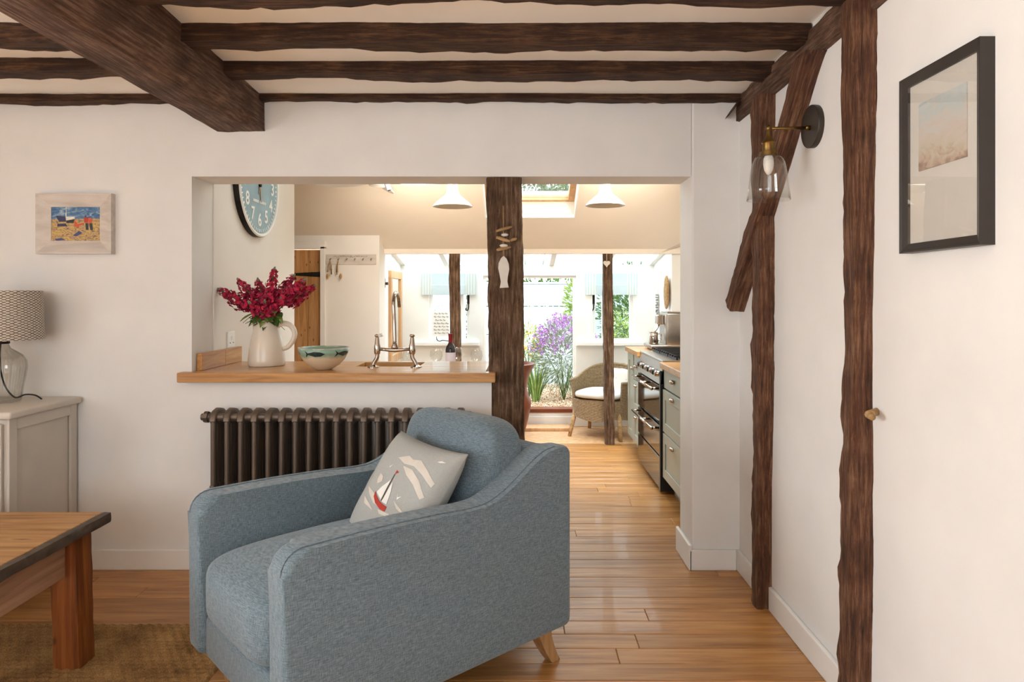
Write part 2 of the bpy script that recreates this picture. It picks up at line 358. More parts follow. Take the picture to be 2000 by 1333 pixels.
box(bm, -3.6, -3.4, -1.8, -.52, 0, 2.5); box(bm, -3.6, -3.4, 1.02, 3.43, 0, 2.5); box(bm, -3.6, -3.4, -.52, 1.02, 0, .75); box(bm, -3.6, -3.4, -.52, 1.02, 1.95, 2.5)
st('wall_left', bm, M['plaster'])
bm = B()
box(bm, -3.4, -2.25, -1.8, -1.6, 0, 2.5); box(bm, -.15, 1.24, -1.8, -1.6, 0, 2.5); box(bm, -2.25, -.15, -1.8, -1.6, 0, .8); box(bm, -2.25, -.15, -1.8, -1.6, 2.0, 2.5)
st('wall_rear', bm, M['plaster'])
def czz(y): return H + .968 - (y - 2.407) * .043
bm = prism(B(), [(-1.6, czz(-1.6)), (YD, czz(YD)), (YD, czz(YD) + .15), (-1.6, czz(-1.6) + .15)], 'x', -3.4, 1.04)
st('ceiling', bm, M['ceiling'])
# kitchen walls
st('wall_kitchen_left', box(B(), -1.75, -1.528, 3.43, 4.66, 0, 2.75), M['kplaster'])
st('wall_kitchen_right', box(B(), 1.52, 1.7, 3.44, 5.93, 0, 2.95), M['kplaster'])
bm = B(); box(bm, -2.8, -1.87 - .52, 5.70, 5.85, 0, 2.2); box(bm, -1.62, -1.159, 5.70, 5.95, 0, 1.83); box(bm, -2.4, -1.62, 5.70, 5.85, 1.70, 2.2)
st('wall_kitchen_back', bm, M['kplaster'])
st('wall_kitchen_alcove', box(B(), -2.95, -2.8, 4.5, 5.85, 0, 2.6), M['kplaster'])
st('wall_kitchen_alcove_front', box(B(), -2.95, -1.75, 4.5, 4.66, 0, 2.6), M['kplaster'])
SL = .5
def sz(y): return 1.68 + SL * (5.93 - y)
SKX0, SKX1, SKY0, SKY1 = -.27, .461, 4.35, 5.47
def slope_piece(bm, x0, x1, y0, y1, t=.22): prism(bm, [(y0, sz(y0)), (y1, sz(y1)), (y1, sz(y1) + t), (y0, sz(y0) + t)], 'x', x0, x1)
bm = B(); ADDED_RW = ((-.95, -.35), (.55, 1.15)); ADDED_RWY = (3.90, 4.70)  # pair of unseen roof openings added for more kitchen light
for xa, xb, hx in ((-2.95, SKX0, ADDED_RW[0]), (SKX1, 1.7, ADDED_RW[1])):
    slope_piece(bm, xa, hx[0], 3.43, 5.93); slope_piece(bm, hx[1], xb, 3.43, 5.93); slope_piece(bm, hx[0], hx[1], 3.43, ADDED_RWY[0]); slope_piece(bm, hx[0], hx[1], ADDED_RWY[1], 5.93)
slope_piece(bm, SKX0, SKX1, 3.43, SKY0); slope_piece(bm, SKX0, SKX1, SKY1, 5.93)
st('ceiling_kitchen', bm, M['kceil'])
# skylight
sky = bpy.data.objects.new('window_skylight', None); link(sky, kind='structure')
nrm = Vector((0, SL, 1)).normalized(); dn = Vector((0, 1, -SL)).normalized()
def skp(x, y, h): return Vector((x, y, sz(y))) + nrm * h
def skbar(name, x0, x1, y0, y1, h0, h1, mat):
    bm = B(); v = [bm.verts.new(skp(x, y, h)) for h in (h0, h1) for (x, y) in ((x0, y0), (x1, y0), (x1, y1), (x0, y1))]
    for q in ((0, 1, 2, 3), (4, 5, 6, 7), (0, 1, 5, 4), (1, 2, 6, 5), (2, 3, 7, 6), (3, 0, 4, 7)): bm.faces.new([v[i] for i in q])
    return obj(name, bm, mat, sky)
skbar('reveal_lining', SKX1 - .012, SKX1, SKY0, SKY1, 0, .2, M['bright']); skbar('reveal_lining', SKX0, SKX0 + .012, SKY0, SKY1, 0, .2, M['bright'])
skbar('reveal_lining', SKX0 + .012, SKX1 - .012, SKY1 - .012, SKY1, 0, .2, M['bright'])
h0, h1 = .12, .18
for a in ((SKX0 + .012, SKX0 + .06, SKY0, SKY1 - .013), (SKX1 - .06, SKX1 - .012, SKY0, SKY1 - .013), (SKX0 + .06, SKX1 - .06, SKY1 - .075, SKY1 - .013), (SKX0 + .06, SKX1 - .06, SKY0, SKY0 + .06)):
    skbar('sash_rail', *a, h0, h1, M['pine_pale'])
skbar('pane', SKX0 + .06, SKX1 - .06, SKY0 + .06, SKY1 - .075, .145, .151, M['pane'])
for n_, (xa, xb) in enumerate(ADDED_RW, 11):  # frames and panes of the unseen roof windows added to light the kitchen
    sky = bpy.data.objects.new('window_%d' % n_, None); link(sky, kind='structure')
    for a in ((xa, xa + .05, *ADDED_RWY), (xb - .05, xb, *ADDED_RWY), (xa + .05, xb - .05, ADDED_RWY[0], ADDED_RWY[0] + .05), (xa + .05, xb - .05, ADDED_RWY[1] - .05, ADDED_RWY[1])): skbar('sash_rail', *a, h0, h1, M['pine_pale'])
    skbar('pane', xa + .05, xb - .05, ADDED_RWY[0] + .05, ADDED_RWY[1] - .05, .145, .151, M['pane'])
# baseboards
def base_board(name, x0, x1, y0, y1, h=.097): st(name, box(B(), x0, x1, y0, y1, 0, h, .005, 2), M['white'])
base_board('baseboard_left', -3.4, -.13, YD - .016, YD)
base_board('baseboard_pier', .80, 1.022, YD - .02, YD - .004)
base_board('baseboard_reveal', .798, .814, YD - .02, 3.46, .12)
base_board('baseboard_right', 1.022, 1.04, 2.885, YD - .004)
base_board('baseboard_right_near', 1.022, 1.04, -1.6, 1.975)
base_board('baseboard_right_middle', 1.022, 1.04, 2.075, 2.79)

# ------------------------------------------------------------------ timbers of the living room
def tim(name, label, cat, bm, mat, group=None): return obj(name, bm, mat, None, label, cat, group, auto=50)
jz = 2.185
JOI = [(2.02, 2.12, 'frontmost dark ceiling joist, cut by the top of the picture', 1), (2.407, 2.508, 'thick dark ceiling joist second from the front, right of the main beam', 2),
       (2.754, 2.866, 'dark ceiling joist second from the back wall, right of the main beam', 3), (3.14, 3.207, 'thin dark ceiling joist lying against the white wall, right of the main beam', 4)]
for y0, y1, lab, s in JOI:
    zt = czz((y0 + y1) / 2) + .01; zb = jz + (.008 if s == 4 else 0)
    tim('ceiling_joist', lab, 'beam', timber(B(), (-1.20, (y0 + y1) / 2, (zt + zb) / 2), (1.035, (y0 + y1) / 2, (zt + zb) / 2), (0, (y1 - y0) / 2, 0), (0, 0, (zt - zb) / 2), 56, .006, s, 5, .012), M['oldoak'], 'ceiling joists')
for y0, y1, lab, s in [(2.40, 2.49, 'short dark ceiling joist left of the main beam, nearest the camera', 5), (2.72, 2.82, 'middle dark ceiling joist left of the main beam', 6), (3.14, 3.207, 'dark ceiling joist against the wall above the small boat painting', 7)]:
    zt = czz((y0 + y1) / 2) + .01
    tim('ceiling_joist', lab, 'beam', timber(B(), (-3.39, (y0 + y1) / 2, (zt + jz) / 2), (-1.395, (y0 + y1) / 2, (zt + jz) / 2), (0, (y1 - y0) / 2, 0), (0, 0, (zt - jz) / 2), 48, .008, s, 5, .012), M['oldoak'], 'ceiling joists')
# main beam with chamfered lower right edge
bm = B(); zt = 2.40; prof = [(-1.412, 2.06), (-1.36, 2.055), (-1.31, 2.055), (-1.263, 2.056), (-1.235, 2.076), (-1.205, 2.098), (-1.192, 2.13), (-1.19, 2.19), (-1.19, zt), (-1.30, zt), (-1.414, zt), (-1.414, 2.2), (-1.414, 2.12)]
rings = []
for i in range(61):
    y = -1.55 + (YD - .002 + 1.55) * i / 60; ring = []
    for j, (x, z) in enumerate(prof):
        stop = max(0, min(1, (y - 3.0) / .15)) if j in (4, 5, 6) else 0
        xx = x + stop * (-1.192 - x) ; zz = z + stop * ((2.06 if j < 6 else 2.09) - z)
        d = .007 * noise.noise(Vector((y * 2, x * 7, z * 7))) + .003 * noise.noise(Vector((y * 9, x * 20, z * 20)))
        ring.append(bm.verts.new((xx + d, y, min(zz + d, czz(y) + .05))))
    rings.append(ring)
n = len(prof)
for a, b in zip(rings, rings[1:]):
    for i in range(n): bm.faces.new((a[i], a[(i + 1) % n], b[(i + 1) % n], b[i]))
bm.faces.new(rings[0]); bm.faces.new(rings[-1][::-1])
obj('main_ceiling_timber', bm, M['oldoak_y'], None, 'massive chamfered oak main beam crossing the ceiling to the back wall', 'beam', auto=35)
tim('wall_plate_timber', 'long dark oak timber along the top of the right wall', 'beam', timber(B(), (1.045, -1.5, 2.21), (1.045, 3.205, 2.16), (.022, 0, 0), (0, 0, .058), 70, .006, 11, 5, .01), M['oldoak_y'])
tim('corner_bracket_timber', 'short dark timber block at the corner where joist meets wall', 'beam', timber(B(), (.985, 3.165, 2.14), (1.03, 3.165, 2.2), (0, .035, 0), (.02, 0, .03), 6, .006, 12, 4), M['oldoak'])
# studs on the right wall
tim('wall_stud', 'thin dark oak upright beside the white pier, behind the wall light', 'post', timber(B(), (1.012, 2.842, 0), (1.012, 2.80, 2.105), (.034, 0, 0), (0, .045, 0), 70, .007, 13, 6, .018), M['oldoak_z'], 'wall studs')
nb = tim('wall_stud', 'large dark oak upright nearest the framed watercolour', 'post', timber(B(), (1.012, 2.045, 0), (1.012, 2.02, 2.16), (.036, 0, 0), (0, .038, 0), 80, .0055, 14, 6, .016), M['oldoak_z'], 'wall studs')
p0, p1 = Vector((1.008, 2.361, 2.1)), Vector((1.008, 3.165, 1.235)); dv = (p1 - p0).normalized(); pv = Vector((0, -dv.z, dv.y))
bm = timber(B(), p0 - dv * .06, p1, (.040, 0, 0), pv * .038, 46, .006, 15, 6, .012)
for v in bm.verts: v.co.z = min(v.co.z, 2.112)
tim('diagonal_brace', 'dark oak brace slanting down the right wall behind the wall light', 'brace', bm, M['oldoak_z'])
br = bpy.data.objects['diagonal_brace']; mw = Matrix(((1, 0, 0, p0.x), (0, pv.y, -dv.y, p0.y), (0, pv.z, -dv.z, p0.z), (0, 0, 0, 1)))
br.data.transform(mw.inverted()); br.matrix_world = mw
bm = B(); p = on_wall(1690, 808, 1.0); tube(bm, [p + Vector((.05, .02, .004)), p + Vector((.0, -.02, .0)), p + Vector((-.002, -.045, -.004))], [.011, .012, .009], 10)
obj('wooden_peg', bm, M['drift'], None, 'small rounded wooden peg sticking out of the large upright', 'peg', smooth=True)
# big post at the end of the breakfast bar
bm = timber(B(), (-.048, 3.305, 0), (-.066, 3.305, 1.862), (.084, 0, 0), (0, .082, 0), 80, .007, 21, 7, .006)
obj('oak_post', bm, M['post'], None, 'thick weathered oak post at the end of the breakfast bar', 'post', auto=50)

# ------------------------------------------------------------------ small painting (left) and watercolour (right)
def frame_bars(parent, w, h, d, fw, mat, slope=.0, name='frame_bar'):
    """mitred frame in local x,z, front at y=-d"""
    for i in range(4):
        bm = B(); L = (w if i % 2 == 0 else h) / 2; O = (h if i % 2 == 0 else w) / 2
        sec = [(0, 0), (0, -d), (-fw * .12, -d), (-fw * .35, -d + slope * .3), (-fw, -d + slope), (-fw, 0)]
        a = [bm.verts.new((-L - o, yy, O + o)) if False else bm.verts.new((-(L + o), yy, O + o)) for o, yy in sec]
        b = [bm.verts.new((L + o, yy, O + o)) for o, yy in sec]
        for k in range(len(sec)): bm.faces.new((a[k], a[(k + 1) % len(sec)], b[(k + 1) % len(sec)], b[k]))
        bm.faces.new(a); bm.faces.new(b[::-1])
        bmesh.ops.rotate(bm, verts=bm.verts[:], cent=(0, 0, 0), matrix=Matrix.Rotation(i * PI / 2, 3, 'Y'))
        obj(name, bm, mat, parent)
c = at(147, 437.5, YD - .02)
pt = thing('framed_painting', 'small oil painting of a beached boat in a whitewashed frame', 'painting', (c.x, YD, c.z))
frame_bars(pt, .352, .282, .035, .062, M['whitewash'], .016)
def paintmat():
    m, nt, b = base('beach_oil_paint'); tc = N(nt, 'ShaderNodeTexCoord'); sp = N(nt, 'ShaderNodeSeparateXYZ'); nt.links.new(tc.outputs['Object'], sp.inputs[0])
    v = coords(nt, (1, 1, 2.2), rand=False); n1 = N(nt, 'ShaderNodeTexNoise', Scale=26, Detail=4, Distortion=1.2); nt.links.new(v, n1.inputs['Vector'])
    skyc = ramp(nt, n1.outputs['Fac'], [(.3, '#2c4c74'), (.5, '#4f7ba5'), (.68, '#a8b9c4')])
    n2 = N(nt, 'ShaderNodeTexNoise', Scale=42, Detail=4, Distortion=2); nt.links.new(v, n2.inputs['Vector'])
    beach = ramp(nt, n2.outputs['Fac'], [(.3, '#4d5172'), (.42, '#a08263'), (.52, '#c59f6a'), (.62, '#d9bd5c'), (.75, '#b06a3c')])
    wob = N(nt, 'ShaderNodeMath', operation='MULTIPLY_ADD'); wob.inputs[1].default_value = .012; nt.links.new(n1.outputs['Fac'], wob.inputs[0]); nt.links.new(sp.outputs['Z'], wob.inputs[2])
    g = N(nt, 'ShaderNodeMath', operation='GREATER_THAN'); g.inputs[1].default_value = .030; nt.links.new(wob.outputs[0], g.inputs[0])
    mx = N(nt, 'ShaderNodeMix', data_type='RGBA'); nt.links.new(g.outputs[0], mx.inputs[0]); nt.links.new(beach, mx.inputs[6]); nt.links.new(skyc, mx.inputs[7]); nt.links.new(mx.outputs[2], b.inputs['Base Color'])
    b.inputs['Roughness'].default_value = .45; bump(nt, b, n2.outputs['Fac'], .5, .004); return m
obj('canvas', box(B(), -.119, .119, -.016, -.012, -.092, .092), paintmat(), pt)
P_ = {k: plain('paint_' + k, c_, .45, var=.2, scale=90) for k, c_ in dict(navy='#2a2c55', white='#e2dccf', orange='#d2501f', red='#b5301d', dark='#1e2422', shadow='#3a4274', ochre='#c9a23c').items()}
def strokes(name, col, polys):
    for i, p in enumerate(polys):
        bm = decal(B(), [(x / 100 * .238 - .119, .092 - y / 100 * .184) for x, y in p], lambda x, z, i=i: Vector((x, -.0165 - .0004 * (i + 1), z))); obj(name, bm, P_[col], pt)
strokes('painted_hull', 'navy', [[(11, 29), (30, 31), (31, 44), (18, 45), (14, 38)], [(14, 50), (30, 49), (34, 56), (14, 57)]])
strokes('painted_cabin', 'white', [[(30, 32), (48, 31), (48, 37), (31, 41)], [(30, 22), (32, 22), (32, 32), (30, 32)], [(31, 6), (32, 6), (32, 22), (31, 22)]])
strokes('painted_tackle', 'dark', [[(31, 42), (48, 38), (46, 47), (32, 48)], [(69, 48), (74, 48), (75, 65), (70, 65)], [(77, 49), (82, 48), (84, 66), (79, 66)], [(68, 29), (71, 29), (71, 33), (68, 33)]])
strokes('painted_buoys', 'orange', [[(46, 42), (50, 44), (57, 56), (56, 60), (48, 56)], [(52, 51), (66, 47), (65, 51), (54, 56)]])
strokes('painted_figure', 'red', [[(66, 34), (72, 32), (75, 38), (74, 47), (67, 47)]])
strokes('painted_figure', 'orange', [[(75, 35), (80, 34), (83, 41), (81, 48), (75, 49)]])
strokes('painted_shadow', 'shadow', [[(44, 80), (56, 68), (63, 73), (52, 82)], [(9, 88), (22, 86), (30, 90), (12, 94)]])
# framed watercolour on the right wall (local x runs along the wall, rotated to face -X)
wc = thing('framed_watercolour', 'tall dark-framed watercolour of hills hanging on the right wall', 'picture', (1.04, 1.645, 1.623), (0, 0, -PI / 2))
frame_bars(wc, .315, .455, .034, .024, M['framedark'], .010)
obj('mount', box(B(), -.134, .134, -.018, -.014, -.204, .204), M['mat'], wc)
def watercol():
    m, nt, b = base('watercolour_wash'); tc = N(nt, 'ShaderNodeTexCoord'); v = coords(nt, (1, 1, 1.8), rand=False); n1 = N(nt, 'ShaderNodeTexNoise', Scale=16, Detail=6, Distortion=1.5); nt.links.new(v, n1.inputs['Vector'])
    sp = N(nt, 'ShaderNodeSeparateXYZ'); nt.links.new(tc.outputs['Object'], sp.inputs[0])
    a = N(nt, 'ShaderNodeMath', operation='MULTIPLY_ADD'); a.inputs[1].default_value = .22; nt.links.new(n1.outputs['Fac'], a.inputs[0]); nt.links.new(sp.outputs['Z'], a.inputs[2])
    mr = N(nt, 'ShaderNodeMapRange'); mr.inputs['From Min'].default_value = .03; mr.inputs['From Max'].default_value = .31; nt.links.new(a.outputs[0], mr.inputs['Value'])
    nt.links.new(ramp(nt, mr.outputs[0], [(.12, '#8d7460'), (.24, '#c4a996'), (.36, '#cbc4b0'), (.46, '#d3c4bb'), (.6, '#d2ccc5'), (.72, '#c3cccd'), (.86, '#d0d2cf'), (.97, '#9fb8c0')]), b.inputs['Base Color']); b.inputs['Roughness'].default_value = .7; return m
obj('print', box(B(), -.092, .094, -.021, -.0185, -.022, .148), watercol(), wc)
obj('glazing', box(B(), -.134, .134, -.0245, -.0235, -.204, .204), M['thin_glass'], wc)

# ------------------------------------------------------------------ wall light
wl = thing('wall_light', 'brass wall light with clear bell glass shade on the right wall', 'wall light', (1.04, 2.39, 1.878))
RX = Matrix.Rotation(-PI / 2, 4, 'Y')
obj('backplate', lathe(B(), [(0, 0), (.074, 0), (.0745, .018), (.073, .020), (0, .020)], 48, RX), M['bronze'], wl, auto=40)
bm = B(); tube(bm, [(-.018, 0, -.004), (-.158, 0, -.006)], .0052, 10); tube(bm, [(-.018, 0, -.004), (-.034, 0, -.004)], .009, 10); obj('arm', bm, M['brass'], wl, smooth=True)
bm = B(); superbox(bm, .010, .010, .012, 1, 12, 8, Matrix.Translation((-.163, 0, -.005)))
lathe(bm, [(0, -.012), (.007, -.012), (.009, -.03), (.012, -.042), (.022, -.052), (.024, -.056), (.021, -.060), (.0215, -.086), (.029, -.088), (.030, -.103), (0, -.103)], 24, Matrix.Translation((-.163, 0, 0)))
obj('lamp_holder', bm, M['brass'], wl, auto=45)
sh = [(.028, -.100), (.045, -.108), (.055, -.128), (.062, -.165), (.068, -.215), (.074, -.258)]
obj('glass_shade', lathe(B(), sh + [(r - .0022, z) for r, z in sh[::-1]], 40, Matrix.Translation((-.163, 0, 0))), M['thin_glass'], wl, smooth=True)
obj('bulb', lathe(B(), [(.012, -.10), (.017, -.112), (.0185, -.13), (.015, -.152), (.007, -.166), (0, -.169)], 20, Matrix.Translation((-.163, 0, 0))), plain('frosted_bulb', '#f4f1ec', .3), wl, smooth=True)

# ------------------------------------------------------------------ radiator
NS = 19; PIT = .0615; rx0 = (403 - CX) / F * 3.06
rad = thing('column_radiator', 'dark bronze cast iron column radiator under the breakfast bar', 'radiator', (rx0 + .03, 3.115, 0))
bm = B()
for y in (-.051, -.017, .017, .051):
    tube(bm, [(0, y, .10), (0, y, .735)], .0125, 10)
    for zz in (.43,): superbox(bm, .014, .02, .010, .7, 10, 6, Matrix.Translation((0, y, zz)))
for z0, s in ((.742, 1), (.10, -1)):
    prism(bm, [(-.066, z0 - .018 * s), (-.06, z0 + .008 * s), (-.035, z0 + .026 * s), (0, z0 + .034 * s), (.035, z0 + .026 * s), (.06, z0 + .008 * s), (.066, z0 - .018 * s), (.05, z0 - .034 * s), (-.05, z0 - .034 * s)], 'x', -.0155, .0155, .007, 3)
    for ys in (-.03,):
        t = Matrix.Translation((-PIT / 2, ys, z0 - .004 * s)) @ Matrix.Rotation(PI / 2, 4, 'Y')
        lathe(bm, [(0, 0), (.018, 0), (.018, .012), (.025, .022), (.0265, PIT / 2), (.025, PIT - .022), (.018, PIT - .012), (.018, PIT), (0, PIT)], 20, t)
src = obj('radiator_section', bm, M['radiator'], rad, auto=50)
for i in range(1, NS): instance('radiator_section', src, rad, (i * PIT, 0, 0))
RY = Matrix.Rotation(PI / 2, 4, 'Y')
obj('end_plug', lathe(B(), [(0, -.062), (.016, -.062), (.017, -.05), (.026, -.048), (.026, -.03), (0, -.03)], 8, Matrix.Translation((0, -.03, .738)) @ RY), M['radiator'], rad)
obj('end_plug', lathe(B(), [(0, .062), (.016, .062), (.017, .05), (.026, .048), (.026, .03), (0, .03)], 8, Matrix.Translation(((NS - 1) * PIT, -.03, .738)) @ RY), M['radiator'], rad)
bm = B(); tube(bm, [((NS - 1) * PIT + .05, -.03, .738), ((NS - 1) * PIT + .085, -.03, .738)], .006, 8); obj('bleed_valve', bm, M['brass'], rad)
for i in (0, NS - 1):
    for y in (-.05, .05): obj('foot', lathe(B(), [(0, 0), (.022, 0), (.018, .012), (.012, .05), (.013, .09), (0, .09)], 12, Matrix.Translation((i * PIT, y, 0))), M['radiator'], rad, smooth=True)

# ------------------------------------------------------------------ armchair
CL, CW = 1.045, .751
ch = thing('armchair', 'blue-grey linen armchair in front of the radiator', 'armchair', (-.447, 2.317, 0), (0, 0, -math.radians(47.5)))
def rc(cx, cz, r, a0, a1, n=6): return [(cx + r * math.cos(a0 + (a1 - a0) * i / n), cz + r * math.sin(a0 + (a1 - a0) * i / n)) for i in range(n + 1)]
top = [(p.x, p.y) for p in smoothpath([(-.44, .640, 0), (-.25, .640, 0), (-.05, .633, 0), (.09, .625, 0), (.165, .633, 0), (.245, .668, 0), (.335, .722, 0), (.40, .753, 0), (.455, .762, 0)], 5)]
armp = rc(-.49, .165, .032, PI * 1.5, PI, 4) + rc(-.46, .578, .062, PI, PI / 2, 6) + top + rc(.492, .732, .03, PI / 2, 0, 4) + rc(.492, .16, .03, 0, -PI / 2, 4)
for s, nm in ((1, 'arm'), (-1, 'arm')):
    bm = prism(B(), armp, 'x', s * CW / 2, s * (CW / 2 - .108), .026, 4); obj(nm, bm, M['linen'], ch, auto=65)
    bm = B(); pts = [(s * (CW / 2 - .024), y, z + .0015) for y, z in (rc(-.46, .578, .0625, PI, PI / 2, 6) + top)]; tube(bm, pts, .0022, 6); obj('arm_seam', bm, M['linen'], ch)
obj('seat_rail', box(B(), -.268, .268, -.505, -.40, .132, .275, .025, 4), M['linen'], ch, auto=35)
obj('seat_base', box(B(), -.268, .268, -.40, .40, .14, .265), M['linen'], ch)
obj('back_panel', box(B(), -.268, .268, .395, .522, .132, .748, .03, 4), M['linen'], ch, auto=35)
bm = superbox(B(), .268, .41, .105, .34, 48, 24, Matrix.Translation((0, -.125, .372)), .35); obj('seat_cushion', bm, M['linen'], ch, smooth=True)
bm = superbox(B(), .272, .098, .235, .42, 48, 24, Matrix.Translation((.0, .30, .622)) @ Matrix.Rotation(math.radians(-9), 4, 'X'), .0)
for v in bm.verts:
    v.co.y -= .035 * max(0, 1 - (v.co.x / .27) ** 2) * max(0, 1 - ((v.co.z - .6) / .25) ** 2)
    v.co += Vector((0, 1, .3)) * .008 * noise.noise(v.co * 6)
obj('back_cushion', bm, M['linen'], ch, smooth=True)
for sx in (1, -1):
    for sy, lean in ((-.40, -.0), (.43, .055)):
        bm = B(); p = []
        for k in range(7):
            t = k / 6; w = .030 - .011 * t; p.append((sx * .30 + sx * .012 * t, sy + lean * (t ** 1.7), .14 * (1 - t), w))
        rings = [[bm.verts.new((x + a * w, y + b * w, z)) for a, b in ((-1, -1), (1, -1), (1, 1), (-1, 1))] for x, y, z, w in p]
        for a, b in zip(rings, rings[1:]):
            for i in range(4): bm.faces.new((a[i], a[(i + 1) % 4], b[(i + 1) % 4], b[i]))
        bm.faces.new(rings[0]); bm.faces.new(rings[-1]); obj('leg', bm, wood('chair_leg_oak' + str(sx) + str(sy), '#8d6a45', '#b1885c', '#c59d70', (14, 14, 1), 3, .45, .05, .05), ch)
# scatter cushion with a printed sailing boat
PW = .198
cu = thing('scatter_cushion', 'grey scatter cushion printed with a red sailing boat', 'cushion', (0, 0, 0))
Mch = Matrix.Translation((-.447, 2.317, 0)) @ Matrix.Rotation(-math.radians(47.5), 4, 'Z')
cu.matrix_world = Mch @ Matrix.Translation((.045, .045, .610)) @ Matrix.Rotation(math.radians(3), 4, 'Y') @ Matrix.Rotation(math.radians(-33), 4, 'X')
def pil(u, v, side):
    k = 1 - .07 * (1 - abs(u) ** 2) * abs(v) ** 3; k2 = 1 - .07 * (1 - abs(v) ** 2) * abs(u) ** 3
    th = .068 * max(0, (1 - u ** 4)) ** .6 * max(0, (1 - v ** 4)) ** .6 + .003
    w = .004 * noise.noise(Vector((u * 3, v * 3, side)))
    return Vector((u * PW * k2, -side * (th + w * (1 - max(abs(u), abs(v)))), v * PW * k))
bm = B(); n = 28; g = {}
for s in (1, -1):
    for i in range(n + 1):
        for j in range(n + 1): g[s, i, j] = bm.verts.new(pil(-1 + 2 * i / n, -1 + 2 * j / n, s))
    for i in range(n):
        for j in range(n): bm.faces.new((g[s, i, j], g[s, i + 1, j], g[s, i + 1, j + 1], g[s, i, j + 1]))
for i in range(n):
    for a, b in (((i, 0), (i + 1, 0)), ((i, n), (i + 1, n)), ((0, i), (0, i + 1)), ((n, i), (n, i + 1))):
        bm.faces.new((g[1, a[0], a[1]], g[1, b[0], b[1]], g[-1, b[0], b[1]], g[-1, a[0], a[1]]))
obj('cover', bm, M['pillow'], cu, smooth=True)
def pm(off): return lambda x, y: pil((x - 50) / 50, (50 - y) / 50, 1) + Vector((0, -off, 0))
def pprint(name, mat, polys, off=.0012):
    for p in polys: obj(name, decal(B(), p, pm(off), 4), mat, cu)
def sc_(polys, dx=-3): return [[(x + dx, 36 + (y - 42) * .70) for x, y in p] for p in polys]
pprint('printed_cloud', M['print_white'], [[(40, 25), (52, 20), (60, 22), (70, 20), (83, 26), (94, 33), (93, 37), (80, 31), (66, 27), (52, 28)], [(52, 30), (66, 30), (80, 36), (92, 46), (89, 49), (76, 41), (62, 36)], [(4, 46), (9, 42), (13, 48), (12, 57), (6, 62), (3, 56)], [(28, 43), (34, 45), (36, 49), (31, 52), (28, 48)]])
pprint('printed_wave', M['print_white'], sc_([[(22, 72), (34, 75), (44, 80), (52, 88), (42, 87), (30, 79)], [(25, 84), (38, 90), (46, 95), (30, 92)], [(66, 74), (80, 80), (86, 84), (74, 81)], [(52, 91), (68, 90), (74, 93), (56, 95)]]))
pprint('printed_sail', M['cushion_white'], sc_([[(50, 54), (50, 80), (40, 74), (43, 66)], [(53, 56), (57, 66), (60, 82), (52, 81)]]), .0016)
pprint('printed_hull', M['print_red'], sc_([[(38, 73), (41, 77), (49, 82), (58, 84), (62, 84), (62, 90), (55, 90), (45, 86), (39, 80)]]), .002)
pprint('printed_mast', M['print_dark'], sc_([[(50.6, 46), (51.4, 46), (51.7, 81), (50.8, 81)]]), .0022)
pprint('printed_pennant', M['print_red'], sc_([[(51, 41), (55, 43), (51, 46)]]), .0022)
pprint('printed_gull', M['cushion_white'], [[(34, 32), (36, 35), (39, 32), (36.4, 36)], [(64, 52), (66, 55), (70, 53), (66.4, 57)], [(86, 16), (89, 14), (93, 14), (89, 16)]], .0018)

# ------------------------------------------------------------------ coffee table, rug
ct = thing('coffee_table', 'rustic pine coffee table at the lower left', 'coffee table', (-1.90, 1.80, .008))
tx1, ty1 = 1.90 - 1.479, 2.48 - 1.80
bm = prism(B(), [(-tx1 - .06, -ty1), (tx1, -ty1), (tx1, ty1 - .012), (tx1 - .012, ty1), (-tx1 - .06, ty1)], 'z', .452, .492, .004, 2)
ctb = []
nb_ = 5; wdt = (2 * ty1) / nb_
bm.free()
for i in range(nb_):
    ya = -ty1 + wdt * i
    obj('table_board', box(B(), -tx1 - .06, tx1 - .028, ya + .0006, ya + wdt - .0006, .456, .492, .003, 2), M['table'], ct)
obj('edge_strip', timber(B(), (tx1 - .014, -ty1, .473), (tx1 - .014, ty1, .473), (.014, 0, 0), (0, 0, .0185), 40, .0025, 31, 4), plain('worn_edge_wood', '#4d4034', .6, var=.4, scale=25, bmp=.4), ct, auto=50)
for lx, ly in ((tx1 - .075, ty1 - .105), (tx1 - .075, -ty1 + .105), (-tx1 - .0, ty1 - .105), (-tx1 - .0, -ty1 + .105)):
    obj('leg', timber(B(), (lx + (.012 if lx > 0 else 0), ly, 0), (lx - .005, ly, .456), (.045, 0, 0), (0, .045, 0), 16, .0025, int(lx * 100 + ly * 10) % 50, 4), M['tableleg'], ct, auto=40)
obj('apron', box(B(), tx1 - .10, tx1 - .066, -ty1 + .15, ty1 - .15, .315, .456, .003, 1), M['tableapron'], ct)
obj('apron', box(B(), -tx1 + .045, tx1 - .12, ty1 - .125, ty1 - .09, .315, .456, .003, 1), M['tableapron'], ct)
obj('apron', box(B(), -tx1 + .045, tx1 - .12, -ty1 + .09, -ty1 + .125, .315, .456, .003, 1), M['tableapron'], ct)
